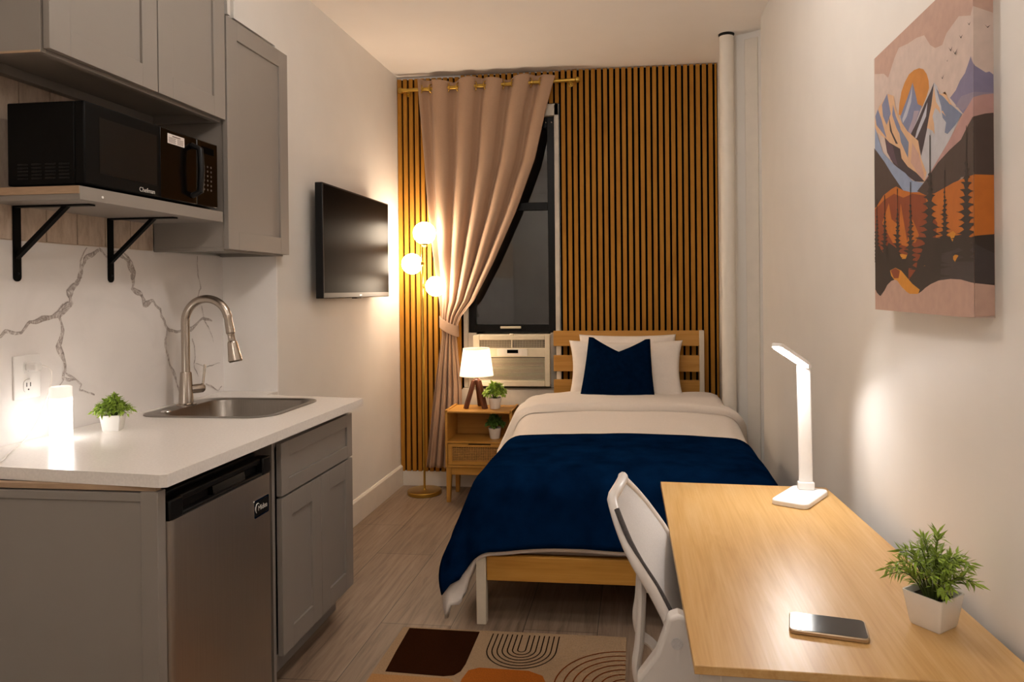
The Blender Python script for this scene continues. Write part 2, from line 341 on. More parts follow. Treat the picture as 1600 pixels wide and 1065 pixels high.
ART=[('blush',[(0.013,1.008),(0.798,1.003),(1.106,0.896),(1.101,0.853),(1.0,0.882),(0.982,0.861),(0.894,0.887),(0.795,0.867),(0.757,0.841),(0.695,0.849),(0.649,0.872),(0.593,0.92),(0.517,0.934),(0.422,0.941),(0.321,0.955),(0.267,0.931),(0.189,0.879),(0.132,0.909),(0.009,0.938)]),
('sun',[(0.314,0.716),(0.324,0.754),(0.348,0.79),(0.386,0.814),(0.434,0.831),(0.488,0.832),(0.541,0.825),(0.582,0.811),(0.614,0.787),(0.632,0.761),(0.636,0.736),(0.613,0.715),(0.573,0.69),(0.544,0.681),(0.359,0.696)]),
('slate',[(0.472,0.793),(0.501,0.749),(0.523,0.708),(0.566,0.692),(0.514,0.659),(0.468,0.603),(0.359,0.669),(0.333,0.704),(0.377,0.731),(0.425,0.761)]),
('mist',[(0.472,0.792),(0.449,0.757),(0.391,0.713),(0.355,0.69),(0.362,0.674),(0.407,0.69),(0.456,0.73)]),
('lilac',[(0.485,0.693),(0.468,0.668),(0.422,0.636),(0.468,0.603),(0.506,0.656),(0.537,0.683)]),
('violet',[(0.982,0.745),(0.993,0.728),(1.007,0.713),(1.047,0.693),(1.061,0.695),(1.076,0.686),(1.09,0.669),(1.088,0.568),(0.995,0.571),(0.921,0.595),(0.82,0.663),(0.867,0.675),(0.901,0.696),(0.939,0.708)]),
('dusk',[(0.91,0.648),(0.996,0.64),(1.09,0.634),(1.088,0.6),(0.995,0.612),(0.921,0.603),(0.865,0.628)]),
('rose',[(1.09,0.633),(1.036,0.631),(0.995,0.624),(0.964,0.61),(0.91,0.589),(0.852,0.557),(0.742,0.505),(0.638,0.461),(0.582,0.44),(0.663,0.443),(0.816,0.489),(0.908,0.517),(0.995,0.559),(1.088,0.576)]),
('frost',[(0.683,0.743),(0.71,0.725),(0.733,0.701),(0.784,0.668),(0.831,0.639),(0.915,0.597),(0.876,0.574),(0.816,0.538),(0.742,0.505),(0.65,0.464),(0.582,0.44),(0.51,0.477),(0.465,0.524),(0.436,0.609),(0.53,0.665),(0.616,0.71)]),
('ink',[(0.683,0.742),(0.65,0.721),(0.602,0.698),(0.528,0.656),(0.452,0.621),(0.468,0.603),(0.519,0.586),(0.539,0.556),(0.555,0.527),(0.582,0.559),(0.611,0.601),(0.634,0.634),(0.656,0.672),(0.67,0.707)]),
('mist',[(0.622,0.693),(0.593,0.671),(0.514,0.619),(0.495,0.598),(0.512,0.595),(0.607,0.65)]),
('peach',[(0.683,0.731),(0.659,0.677),(0.631,0.636),(0.616,0.61),(0.667,0.591),(0.686,0.576),(0.681,0.612),(0.668,0.637),(0.692,0.66),(0.721,0.645),(0.739,0.63),(0.733,0.651),(0.701,0.677)]),
('steel',[(0.703,0.719),(0.721,0.69),(0.746,0.653),(0.757,0.616),(0.787,0.595),(0.775,0.566),(0.798,0.557),(0.863,0.573),(0.915,0.594),(0.831,0.639),(0.789,0.663),(0.733,0.698)]),
('peach',[(0.719,0.721),(0.73,0.695),(0.771,0.678),(0.818,0.644),(0.84,0.636),(0.795,0.674),(0.778,0.693),(0.802,0.672),(0.766,0.689),(0.741,0.693)]),
('peach',[(0.746,0.637),(0.787,0.613),(0.769,0.628),(0.759,0.637)]),
('peach',[(0.187,0.819),(0.259,0.795),(0.276,0.754),(0.326,0.696),(0.414,0.637),(0.528,0.583),(0.555,0.52),(0.609,0.464),(0.589,0.438),(0.404,0.508),(0.288,0.582),(0.166,0.651),(0.011,0.711),(0.013,0.769),(0.074,0.796)]),
('slate',[(0.178,0.822),(0.205,0.769),(0.222,0.737),(0.168,0.705),(0.121,0.748),(0.108,0.795)]),
('slate',[(0.25,0.764),(0.283,0.715),(0.333,0.668),(0.35,0.624),(0.29,0.671),(0.24,0.728)]),
('ink',[(0.195,0.737),(0.238,0.665),(0.306,0.61),(0.281,0.615),(0.211,0.675)]),
('slate',[(0.054,0.789),(0.101,0.74),(0.166,0.656),(0.032,0.731),(0.016,0.769)]),
('steel',[(0.308,0.678),(0.373,0.634),(0.429,0.595),(0.42,0.541),(0.341,0.61)]),
('rosy',[(0.467,0.588),(0.533,0.538),(0.589,0.453),(0.568,0.444),(0.45,0.521)]),
('ink',[(0.142,0.663),(0.202,0.633),(0.332,0.588),(0.348,0.551),(0.418,0.511),(0.51,0.477),(0.589,0.438),(0.494,0.45),(0.369,0.497),(0.252,0.545),(0.173,0.6)]),
('plum',[(0.157,0.653),(0.245,0.612),(0.27,0.574),(0.305,0.529),(0.218,0.566),(0.178,0.604)]),
('river',[(0.011,0.73),(0.088,0.642),(0.117,0.609),(0.27,0.536),(0.386,0.494),(0.465,0.456),(0.575,0.435),(0.53,0.409),(0.369,0.427),(0.286,0.476),(0.144,0.566),(0.009,0.637)]),
('umber',[(-0.002,0.645),(0.049,0.619),(0.144,0.566),(0.234,0.509),(0.369,0.431),(0.301,0.411),(-0.009,0.369)]),
('umber',[(1.088,0.579),(1.045,0.577),(0.995,0.569),(0.962,0.553),(0.908,0.521),(0.816,0.505),(0.717,0.482),(0.609,0.443),(0.515,0.414),(0.649,0.375),(0.764,0.373),(0.838,0.385),(0.906,0.411),(0.991,0.405),(1.085,0.388)]),
('orange',[(-0.032,0.396),(0.032,0.411),(0.124,0.443),(0.225,0.455),(0.283,0.458),(0.366,0.434),(0.454,0.417),(0.535,0.409),(0.6,0.391),(0.686,0.388),(0.757,0.394),(0.845,0.402),(0.928,0.405),(1.005,0.406),(1.086,0.403),(1.081,0.086),(-0.041,0.086)]),
('rust',[(-0.034,0.391),(0.123,0.423),(0.258,0.434),(0.366,0.408),(0.467,0.411),(0.6,0.39),(0.613,0.343),(0.708,0.292),(0.683,0.222),(0.459,0.113),(-0.04,0.151)]),
('orange',[(0.103,0.338),(0.191,0.406),(0.223,0.343),(0.317,0.311),(0.335,0.391),(0.364,0.332),(0.405,0.249),(0.465,0.323),(0.532,0.264),(0.463,0.224),(0.236,0.254)]),
('bark',[(-0.041,0.086),(-0.038,0.225),(0.047,0.254),(0.117,0.219),(0.187,0.257),(0.285,0.231),(0.36,0.19),(0.42,0.207),(0.476,0.168),(0.53,0.184),(0.596,0.239),(0.755,0.243),(0.843,0.242),(0.905,0.242),(0.978,0.23),(1.022,0.234),(1.085,0.237),(1.081,0.089),(0.903,0.106),(0.796,0.106),(0.681,0.094),(0.593,0.077),(0.514,0.059),(0.387,0.077),(0.258,0.113),(0.166,0.091),(0.068,0.053)]),
('coal',[(0.742,0.193),(0.841,0.198),(0.978,0.218),(1.083,0.18),(1.081,0.097),(0.728,0.098)]),
('amber',[(0.841,0.181),(0.863,0.187),(0.883,0.181),(0.867,0.172),(0.856,0.163),(0.841,0.172)]),
('amber',[(0.787,0.252),(0.843,0.257),(0.863,0.248),(0.836,0.225),(0.816,0.243)]),
('amber',[(0.315,0.211),(0.405,0.202),(0.389,0.189),(0.346,0.19)]),
('rust',[(0.463,0.242),(0.559,0.237),(0.517,0.184),(0.503,0.15),(0.418,0.113),(0.418,0.147)]),
('amber',[(0.569,0.157),(0.602,0.162),(0.589,0.139),(0.569,0.139)]),
('amber',[(0.202,0.151),(0.267,0.16),(0.337,0.148),(0.459,0.1),(0.535,0.08),(0.517,0.062),(0.416,0.065),(0.328,0.094),(0.258,0.115),(0.216,0.131)]),
('rust',[(0.209,0.151),(0.267,0.159),(0.321,0.148),(0.305,0.122),(0.249,0.121)]),
('blush',[(-0.052,0.089),(-0.004,0.085),(0.032,0.062),(0.074,0.054),(0.105,0.063),(0.166,0.097),(0.216,0.112),(0.258,0.116),(0.288,0.113),(0.328,0.095),(0.373,0.077),(0.431,0.065),(0.514,0.065),(0.555,0.074),(0.593,0.086),(0.645,0.098),(0.717,0.109),(0.818,0.113),(0.903,0.11),(0.978,0.101),(1.081,0.092),(1.079,0.006),(-0.056,-0.032)]),
('bark',[(0.643,0.582),(0.64,0.461),(0.631,0.458),(0.625,0.456),(0.634,0.449),(0.636,0.438),(0.618,0.441),(0.609,0.44),(0.625,0.429),(0.636,0.414),(0.62,0.402),(0.609,0.402),(0.625,0.399),(0.629,0.393),(0.596,0.387),(0.578,0.387),(0.611,0.379),(0.627,0.369),(0.595,0.366),(0.573,0.366),(0.607,0.356),(0.623,0.346),(0.584,0.338),(0.559,0.338),(0.6,0.332),(0.625,0.322),(0.593,0.313),(0.571,0.313),(0.605,0.308),(0.616,0.299),(0.564,0.293),(0.53,0.293),(0.586,0.287),(0.618,0.275),(0.573,0.273),(0.542,0.273),(0.591,0.264),(0.607,0.252),(0.533,0.257),(0.486,0.257),(0.564,0.245),(0.602,0.23),(0.515,0.225),(0.459,0.225),(0.551,0.218),(0.607,0.205),(0.541,0.204),(0.495,0.204),(0.569,0.195),(0.604,0.183),(0.524,0.175),(0.474,0.175),(0.557,0.169),(0.593,0.159),(0.49,0.153),(0.422,0.151),(0.533,0.145),(0.587,0.136),(0.477,0.124),(0.404,0.122),(0.524,0.119),(0.742,0.119),(0.841,0.122),(0.782,0.124),(0.685,0.133),(0.737,0.145),(0.831,0.15),(0.775,0.153),(0.681,0.157),(0.728,0.162),(0.813,0.16),(0.762,0.165),(0.677,0.18),(0.705,0.187),(0.769,0.189),(0.732,0.193),(0.668,0.202),(0.701,0.213),(0.762,0.216),(0.726,0.219),(0.667,0.227),(0.686,0.237),(0.733,0.242),(0.706,0.245),(0.661,0.249),(0.701,0.254),(0.759,0.251),(0.724,0.255),(0.667,0.272),(0.695,0.276),(0.75,0.275),(0.719,0.279),(0.665,0.296),(0.674,0.305),(0.706,0.307),(0.686,0.311),(0.656,0.32),(0.67,0.328),(0.699,0.329),(0.683,0.332),(0.654,0.343),(0.679,0.349),(0.715,0.347),(0.694,0.352),(0.658,0.366),(0.668,0.378),(0.694,0.381),(0.679,0.385),(0.654,0.39),(0.661,0.399),(0.679,0.402),(0.668,0.405),(0.65,0.412),(0.656,0.42),(0.67,0.42),(0.661,0.423),(0.649,0.437),(0.656,0.444),(0.668,0.447),(0.661,0.45),(0.649,0.459),(0.65,0.58)]),
('bark',[(0.773,0.45),(0.771,0.388),(0.766,0.382),(0.764,0.381),(0.769,0.379),(0.771,0.375),(0.766,0.367),(0.762,0.367),(0.768,0.366),(0.771,0.361),(0.766,0.358),(0.762,0.356),(0.768,0.353),(0.769,0.346),(0.76,0.34),(0.755,0.34),(0.764,0.337),(0.768,0.332),(0.753,0.328),(0.744,0.328),(0.759,0.325),(0.764,0.319),(0.744,0.317),(0.732,0.316),(0.751,0.313),(0.766,0.305),(0.751,0.301),(0.741,0.301),(0.757,0.298),(0.766,0.29),(0.75,0.287),(0.741,0.287),(0.757,0.282),(0.766,0.276),(0.751,0.275),(0.742,0.275),(0.757,0.27),(0.757,0.263),(0.724,0.261),(0.703,0.261),(0.737,0.257),(0.757,0.249),(0.726,0.246),(0.706,0.246),(0.739,0.242),(0.753,0.236),(0.712,0.234),(0.685,0.234),(0.728,0.23),(0.759,0.221),(0.733,0.215),(0.715,0.213),(0.744,0.211),(0.804,0.21),(0.834,0.211),(0.816,0.215),(0.786,0.219),(0.804,0.224),(0.836,0.224),(0.816,0.225),(0.786,0.233),(0.802,0.239),(0.834,0.239),(0.814,0.24),(0.786,0.248),(0.798,0.252),(0.823,0.254),(0.807,0.255),(0.784,0.261),(0.8,0.264),(0.829,0.263),(0.813,0.266),(0.784,0.275),(0.793,0.282),(0.814,0.285),(0.802,0.287),(0.782,0.29),(0.787,0.298),(0.804,0.301),(0.795,0.302),(0.78,0.304),(0.793,0.307),(0.813,0.305),(0.802,0.307),(0.782,0.317),(0.784,0.323),(0.795,0.326),(0.789,0.328),(0.778,0.332),(0.786,0.338),(0.8,0.343),(0.791,0.344),(0.778,0.346),(0.784,0.352),(0.795,0.356),(0.789,0.358),(0.778,0.36),(0.78,0.364),(0.786,0.363),(0.782,0.366),(0.777,0.373),(0.778,0.379),(0.782,0.381),(0.78,0.382),(0.777,0.388),(0.778,0.449)]),
('bark',[(0.95,0.554),(0.946,0.452),(0.937,0.449),(0.932,0.447),(0.941,0.443),(0.946,0.432),(0.939,0.426),(0.935,0.424),(0.942,0.42),(0.942,0.412),(0.926,0.406),(0.917,0.406),(0.933,0.402),(0.939,0.393),(0.919,0.396),(0.906,0.396),(0.928,0.387),(0.937,0.373),(0.914,0.375),(0.899,0.375),(0.924,0.366),(0.937,0.353),(0.91,0.353),(0.894,0.353),(0.921,0.344),(0.937,0.334),(0.912,0.334),(0.895,0.334),(0.921,0.325),(0.93,0.314),(0.892,0.311),(0.867,0.313),(0.908,0.305),(0.933,0.295),(0.903,0.287),(0.883,0.287),(0.915,0.282),(0.933,0.275),(0.903,0.269),(0.885,0.267),(0.915,0.263),(0.93,0.255),(0.892,0.248),(0.868,0.248),(0.908,0.243),(0.919,0.236),(0.858,0.236),(0.818,0.236),(0.883,0.228),(0.915,0.216),(0.847,0.218),(0.804,0.218),(0.876,0.208),(0.919,0.195),(0.863,0.189),(0.825,0.187),(0.886,0.183),(0.924,0.175),(0.879,0.168),(0.85,0.166),(0.899,0.163),(1.002,0.16),(1.056,0.162),(1.023,0.165),(0.969,0.174),(0.995,0.18),(1.043,0.178),(1.014,0.181),(0.968,0.193),(0.998,0.202),(1.05,0.207),(1.02,0.21),(0.969,0.213),(0.989,0.219),(1.031,0.221),(1.005,0.224),(0.964,0.233),(0.989,0.24),(1.031,0.242),(1.005,0.245),(0.966,0.252),(0.987,0.261),(1.027,0.266),(1.004,0.269),(0.964,0.272),(0.98,0.281),(1.013,0.284),(0.993,0.287),(0.962,0.292),(0.973,0.298),(1.0,0.298),(0.984,0.301),(0.959,0.313),(0.978,0.319),(1.011,0.32),(0.991,0.325),(0.962,0.331),(0.973,0.34),(0.996,0.343),(0.982,0.346),(0.959,0.352),(0.975,0.358),(1.002,0.36),(0.987,0.363),(0.96,0.372),(0.969,0.381),(0.991,0.385),(0.978,0.388),(0.959,0.391),(0.964,0.4),(0.978,0.402),(0.969,0.405),(0.955,0.411),(0.962,0.421),(0.975,0.426),(0.968,0.429),(0.955,0.431),(0.957,0.438),(0.964,0.441),(0.959,0.443),(0.953,0.45),(0.955,0.553)]),
('bark',[(0.445,0.455),(0.443,0.376),(0.436,0.376),(0.432,0.375),(0.44,0.369),(0.441,0.358),(0.432,0.356),(0.427,0.355),(0.436,0.35),(0.441,0.341),(0.432,0.332),(0.425,0.331),(0.436,0.329),(0.441,0.323),(0.434,0.314),(0.429,0.313),(0.438,0.311),(0.438,0.305),(0.423,0.298),(0.414,0.296),(0.429,0.295),(0.434,0.289),(0.413,0.282),(0.4,0.282),(0.422,0.278),(0.436,0.27),(0.418,0.27),(0.407,0.269),(0.425,0.263),(0.432,0.252),(0.407,0.246),(0.391,0.245),(0.416,0.242),(0.427,0.236),(0.391,0.227),(0.369,0.227),(0.407,0.224),(0.425,0.218),(0.386,0.221),(0.36,0.219),(0.402,0.211),(0.431,0.199),(0.407,0.193),(0.391,0.193),(0.416,0.189),(0.427,0.181),(0.393,0.177),(0.371,0.175),(0.407,0.172),(0.427,0.165),(0.396,0.16),(0.377,0.159),(0.409,0.156),(0.49,0.151),(0.539,0.151),(0.51,0.154),(0.463,0.163),(0.488,0.171),(0.533,0.174),(0.506,0.177),(0.463,0.181),(0.474,0.187),(0.506,0.19),(0.488,0.192),(0.456,0.199),(0.476,0.204),(0.51,0.205),(0.49,0.207),(0.458,0.216),(0.476,0.221),(0.506,0.221),(0.488,0.224),(0.458,0.234),(0.467,0.243),(0.49,0.248),(0.476,0.251),(0.454,0.252),(0.465,0.261),(0.486,0.266),(0.474,0.267),(0.454,0.269),(0.467,0.276),(0.49,0.278),(0.476,0.281),(0.454,0.287),(0.465,0.296),(0.485,0.299),(0.474,0.301),(0.454,0.305),(0.461,0.308),(0.479,0.308),(0.468,0.311),(0.452,0.322),(0.456,0.332),(0.467,0.335),(0.461,0.338),(0.45,0.34),(0.454,0.347),(0.461,0.35),(0.456,0.353),(0.449,0.358),(0.452,0.367),(0.458,0.37),(0.454,0.373),(0.449,0.376),(0.452,0.453)]),
('bark',[(0.295,0.449),(0.297,0.378),(0.292,0.373),(0.29,0.372),(0.294,0.369),(0.295,0.363),(0.29,0.353),(0.286,0.352),(0.292,0.35),(0.292,0.346),(0.281,0.341),(0.274,0.34),(0.285,0.337),(0.294,0.331),(0.286,0.329),(0.281,0.328),(0.29,0.323),(0.292,0.314),(0.277,0.308),(0.268,0.307),(0.283,0.305),(0.292,0.299),(0.281,0.299),(0.274,0.298),(0.285,0.292),(0.285,0.282),(0.256,0.284),(0.24,0.284),(0.268,0.276),(0.286,0.267),(0.268,0.264),(0.256,0.264),(0.276,0.26),(0.283,0.251),(0.256,0.251),(0.238,0.251),(0.267,0.245),(0.286,0.234),(0.267,0.23),(0.254,0.228),(0.274,0.225),(0.285,0.219),(0.265,0.216),(0.25,0.216),(0.272,0.211),(0.276,0.204),(0.232,0.198),(0.205,0.196),(0.25,0.193),(0.277,0.187),(0.243,0.184),(0.22,0.183),(0.258,0.178),(0.332,0.175),(0.369,0.177),(0.348,0.178),(0.312,0.186),(0.33,0.192),(0.364,0.193),(0.344,0.195),(0.31,0.202),(0.324,0.208),(0.353,0.208),(0.335,0.211),(0.308,0.218),(0.328,0.225),(0.359,0.227),(0.341,0.23),(0.31,0.234),(0.323,0.242),(0.348,0.243),(0.332,0.246),(0.308,0.249),(0.319,0.255),(0.342,0.257),(0.328,0.258),(0.306,0.266),(0.323,0.272),(0.348,0.273),(0.332,0.275),(0.308,0.281),(0.312,0.29),(0.328,0.295),(0.319,0.296),(0.305,0.298),(0.314,0.307),(0.33,0.311),(0.319,0.313),(0.305,0.314),(0.31,0.32),(0.321,0.322),(0.314,0.323),(0.303,0.329),(0.306,0.334),(0.314,0.335),(0.31,0.337),(0.301,0.346),(0.308,0.35),(0.317,0.35),(0.312,0.353),(0.303,0.361),(0.303,0.367),(0.308,0.367),(0.306,0.369),(0.301,0.378),(0.305,0.447)]),
('bark',[(0.135,0.443),(0.137,0.375),(0.132,0.37),(0.128,0.37),(0.133,0.366),(0.135,0.36),(0.128,0.36),(0.123,0.358),(0.132,0.353),(0.133,0.344),(0.124,0.337),(0.119,0.335),(0.128,0.334),(0.13,0.329),(0.114,0.328),(0.105,0.328),(0.121,0.322),(0.133,0.314),(0.123,0.308),(0.115,0.308),(0.126,0.305),(0.128,0.299),(0.105,0.293),(0.092,0.293),(0.114,0.29),(0.13,0.282),(0.115,0.284),(0.108,0.284),(0.123,0.278),(0.124,0.269),(0.095,0.27),(0.077,0.269),(0.106,0.263),(0.121,0.254),(0.086,0.255),(0.065,0.255),(0.101,0.248),(0.126,0.237),(0.106,0.233),(0.092,0.231),(0.114,0.228),(0.115,0.222),(0.072,0.218),(0.043,0.218),(0.09,0.213),(0.115,0.207),(0.072,0.202),(0.045,0.202),(0.09,0.198),(0.114,0.192),(0.068,0.193),(0.038,0.193),(0.086,0.186),(0.184,0.183),(0.232,0.184),(0.204,0.187),(0.157,0.19),(0.173,0.199),(0.211,0.202),(0.189,0.204),(0.151,0.205),(0.171,0.215),(0.207,0.218),(0.186,0.221),(0.151,0.221),(0.173,0.225),(0.209,0.225),(0.187,0.227),(0.151,0.236),(0.16,0.242),(0.184,0.242),(0.169,0.243),(0.146,0.252),(0.157,0.26),(0.177,0.264),(0.164,0.266),(0.146,0.267),(0.16,0.275),(0.184,0.278),(0.169,0.279),(0.148,0.282),(0.159,0.289),(0.178,0.289),(0.166,0.292),(0.146,0.298),(0.157,0.302),(0.175,0.301),(0.164,0.304),(0.146,0.313),(0.153,0.319),(0.169,0.32),(0.16,0.323),(0.144,0.328),(0.151,0.335),(0.164,0.337),(0.157,0.34),(0.144,0.343),(0.148,0.35),(0.157,0.352),(0.151,0.355),(0.142,0.358),(0.146,0.366),(0.151,0.37),(0.148,0.372),(0.142,0.373),(0.146,0.441)]),
('bark',[(0.029,0.438),(0.029,0.372),(0.023,0.372),(0.02,0.37),(0.025,0.366),(0.029,0.358),(0.022,0.352),(0.018,0.35),(0.025,0.349),(0.027,0.343),(0.016,0.341),(0.011,0.34),(0.022,0.335),(0.027,0.328),(0.016,0.32),(0.011,0.319),(0.022,0.317),(0.022,0.314),(0.002,0.31),(-0.011,0.308),(0.009,0.305),(0.02,0.299),(-0.004,0.296),(-0.016,0.296),(0.007,0.292),(0.016,0.284),(-0.014,0.285),(-0.032,0.285),(-0.002,0.279),(0.013,0.269),(-0.022,0.267),(-0.043,0.267),(-0.007,0.263),(0.018,0.254),(-0.004,0.254),(-0.018,0.254),(0.005,0.248),(0.016,0.24),(-0.013,0.236),(-0.031,0.234),(0.0,0.231),(0.014,0.225),(-0.016,0.222),(-0.034,0.222),(-0.004,0.218),(0.009,0.21),(-0.032,0.21),(-0.059,0.21),(-0.016,0.204),(0.007,0.195),(-0.034,0.196),(-0.061,0.195),(-0.016,0.189),(0.07,0.186),(0.114,0.187),(0.088,0.19),(0.047,0.193),(0.065,0.202),(0.103,0.205),(0.081,0.208),(0.043,0.208),(0.07,0.213),(0.112,0.211),(0.086,0.215),(0.047,0.224),(0.059,0.227),(0.09,0.227),(0.072,0.228),(0.041,0.239),(0.058,0.243),(0.085,0.245),(0.068,0.248),(0.041,0.254),(0.058,0.258),(0.086,0.258),(0.068,0.26),(0.041,0.267),(0.05,0.273),(0.07,0.273),(0.059,0.275),(0.038,0.282),(0.052,0.289),(0.074,0.289),(0.059,0.292),(0.04,0.298),(0.045,0.302),(0.061,0.304),(0.052,0.305),(0.038,0.313),(0.045,0.319),(0.061,0.32),(0.052,0.323),(0.038,0.328),(0.041,0.334),(0.054,0.335),(0.047,0.338),(0.036,0.341),(0.041,0.349),(0.05,0.352),(0.045,0.353),(0.036,0.356),(0.04,0.364),(0.047,0.369),(0.041,0.37),(0.036,0.372),(0.04,0.437)]),
('bark',[(0.818,0.817),(0.834,0.805),(0.85,0.811),(0.836,0.799),(0.831,0.804)]),
('bark',[(0.854,0.799),(0.87,0.785),(0.89,0.793),(0.874,0.779),(0.867,0.784)]),
('bark',[(0.75,0.748),(0.762,0.737),(0.778,0.745),(0.766,0.733),(0.76,0.737)]),
('bark',[(0.8,0.784),(0.807,0.778),(0.814,0.782),(0.809,0.776),(0.805,0.778)]),
('bark',[(0.968,0.847),(0.978,0.838),(0.991,0.841),(0.98,0.834),(0.975,0.838)]),
('bark',[(0.906,0.828),(0.917,0.819),(0.932,0.822),(0.919,0.814),(0.915,0.817)]),
('bark',[(1.045,0.829),(1.056,0.82),(1.068,0.825),(1.058,0.817),(1.054,0.82)])]
VEINS=[(0.02,[(1.955,1.25),(1.982,1.264),(2.038,1.26),(2.071,1.288),(2.119,1.298),(2.182,1.314),(2.215,1.333),(2.236,1.349),(2.232,1.386),(2.276,1.426),(2.285,1.467),(2.303,1.501),(2.339,1.523),(2.367,1.538)]),(0.012,[(2.308,1.546),(2.285,1.494),(2.28,1.44),(2.241,1.399),(2.236,1.353)]),(0.018,[(2.367,1.542),(2.405,1.519),(2.474,1.53),(2.514,1.502),(2.545,1.459),(2.538,1.399),(2.587,1.376),(2.605,1.338),(2.653,1.345),(2.699,1.313),(2.728,1.248),(2.758,1.227),(2.821,1.215),(2.9,1.223),(2.985,1.265),(3.057,1.251)]),(0.01,[(2.484,1.545),(2.535,1.496),(2.55,1.451)]),(0.012,[(2.74,1.228),(2.727,1.161),(2.75,1.095),(2.786,1.027),(2.816,0.957),(2.841,0.921)]),(0.018,[(2.188,1.308),(2.201,1.256),(2.184,1.205),(2.204,1.151),(2.212,1.117),(2.195,1.093),(2.253,1.082)]),(0.01,[(2.208,1.118),(2.236,1.094),(2.279,1.062),(2.27,1.043),(2.34,1.019)]),(0.008,[(2.203,1.099),(2.17,1.051),(2.177,1.011)]),(0.007,[(2.948,1.544),(2.953,1.459),(2.973,1.399),(2.93,1.335)]),(0.005,[(2.979,1.322),(2.992,1.265),(3.027,1.224),(3.063,1.151)]),(0.007,[(2.906,1.18),(2.926,1.119),(2.918,1.069),(2.944,1.007)]),(0.007,[(3.001,0.97),(3.096,0.926),(3.128,0.939)]),(0.004,[(2.925,1.069),(3.009,1.047),(3.114,1.049)])]
# ------------------------------------------------------------------ the room
YF = -1.3                      # wall behind the camera
def xr(y): return 2.312+.015*y  # right wall runs very slightly askew
struct('floor', G().box(-.6, 3., YF-.1, D+.2, -.1, 0), 'floor', smooth=0)
struct('ceiling', G().box(-.6, 3., YF-.1, D+.2, H, H+.1), 'ceiling', smooth=0)
# left wall: alcove back, alcove return, TV wall
struct('wall_left', G().box(-.3, 0, 3.153, D+.12, 0, H), 'wall', smooth=0)
struct('wall_kitchen', G().box(-.42, -.28, YF, 3.153, 0, H), 'wall', smooth=0)
g = G().box(-.28, 0, 2.81, 3.153, 2.53, H).box(-.28, -.02, 2.785, 2.81, 2.53, H).box(-.28, .0, 2.765, 2.785, 2.53, H)
struct('wall_left_soffit', g, 'wall', smooth=0)
# alcove splash: marble slab, veins, rustic tile above
g = G().box(-.28, -.268, YF, 3.153, .87, 1.549)
rnd = random.Random(4)
for vi, (w, pts) in enumerate(VEINS):
    vo = -.2677+.00009*vi
    P = []
    for (a, b) in zip(pts, pts[1:]):
        n = 5
        for i in range(n):
            f = i/n; P.append((a[0]+(b[0]-a[0])*f, a[1]+(b[1]-a[1])*f))
    P.append(pts[-1]); L = []; Q = []
    for i, p in enumerate(P):
        q = P[min(i+1, len(P)-1)]; o = P[max(i-1, 0)]
        t = Vector((q[0]-o[0], q[1]-o[1])); t = t.normalized() if t.length else Vector((0, 1)); nn = Vector((-t.y, t.x))
        j = nz(p[0]*30, p[1]*30)*.008; ww = w*.85*(.35+1.1*abs(nz(p[0]*14, p[1]*14, 3)))*(.35+.65*math.sin(PI*(.08+.84*i/(len(P)-1))))
        c = Vector(p)+nn*j
        L.append((vo, *(c+nn*ww))); Q.append((vo, *(c-nn*ww)))
    g.grid([L, Q], 1)
    # darker thread along one edge of the vein
    T = [(vo+.00004, a[1]+(b[1]-a[1])*.10, a[2]+(b[2]-a[2])*.10) for a, b in zip(L, Q)]
    U = [(vo+.00004, a[1]+(b[1]-a[1])*.22+.0006, a[2]+(b[2]-a[2])*.22) for a, b in zip(L, Q)]
    g.grid([T, U], 2)
M['vein_dark'] = mat('marble_vein_dark', '#968D88', .3, var=.35, scale=80)
struct('wall_kitchen_backsplash', g, ['marble', 'veins', 'vein_dark'], smooth=0)
g = G().box(-.28, -.272, YF, 2.66, 1.549, 2.1, 1)
y = 2.66
while y > .9:
    g.box(-.28, -.267, y-.127, y, 1.552, 1.7); y -= .131
y = 2.52
while y > .9:
    g.box(-.28, -.267, y-.117, y, 1.703, 2.1); y -= .121
struct('wall_kitchen_tiles', g, ['tile', 'grout'], smooth=0)
g = G().box(-.268, -.0005, 3.145, 3.153, .87, 1.56)
M['return'] = mat('white_return_panel', '#F7F3EF', .35, var=.02, scale=6)
struct('wall_kitchen_return', g, 'return', smooth=0)
# back wall with a window opening, night outside
WX0, WX1, WZ0, WZ1 = .47, 1.118, .57, 2.60
g = G().box(-.1, WX0, D+.02, D+.14, 0, H).box(WX1, 2.9, D+.02, D+.14, 0, H).box(WX0, WX1, D+.02, D+.14, WZ1, H).box(WX0, WX1, D+.02, D+.14, 0, WZ0)
struct('wall_back', g, 'wall', smooth=0)
# right wall, the recess behind its end, and the chase in the corner
g = G().add([(xr(YF), YF, 0), (xr(4.10), 4.10, 0), (2.9, 4.10, 0), (2.9, YF, 0), (xr(YF), YF, H), (xr(4.10), 4.10, H), (2.9, 4.10, H), (2.9, YF, H)],
    [(3, 2, 1, 0), (4, 5, 6, 7), (0, 1, 5, 4), (1, 2, 6, 5), (2, 3, 7, 6), (3, 0, 4, 7)])
struct('wall_right', g, 'wall', smooth=0, bevel=.006)
g = G().prism([(2.222, D+.03), (2.222, 4.42), (2.27, 4.37), (2.42, 4.27), (2.42, 4.10), (2.9, 4.10), (2.9, D+.03)], 'z', 0, H)
struct('wall_right_chase', g, 'wall', smooth=0)
g = G().prism([(2.318, 4.325), (2.385, 4.28), (2.392, 4.29), (2.325, 4.338)], 'z', 0, H-.04)
struct('trim_1', g, 'white_trim', bevel=.003)
struct('wall_front', G().box(-.5, 3., YF-.1, YF, 0, H), 'wall', smooth=0)
def skirting(x0, x1, y0, y1, h):
    return G().box(x0, x1, y0, y1, 0, h)
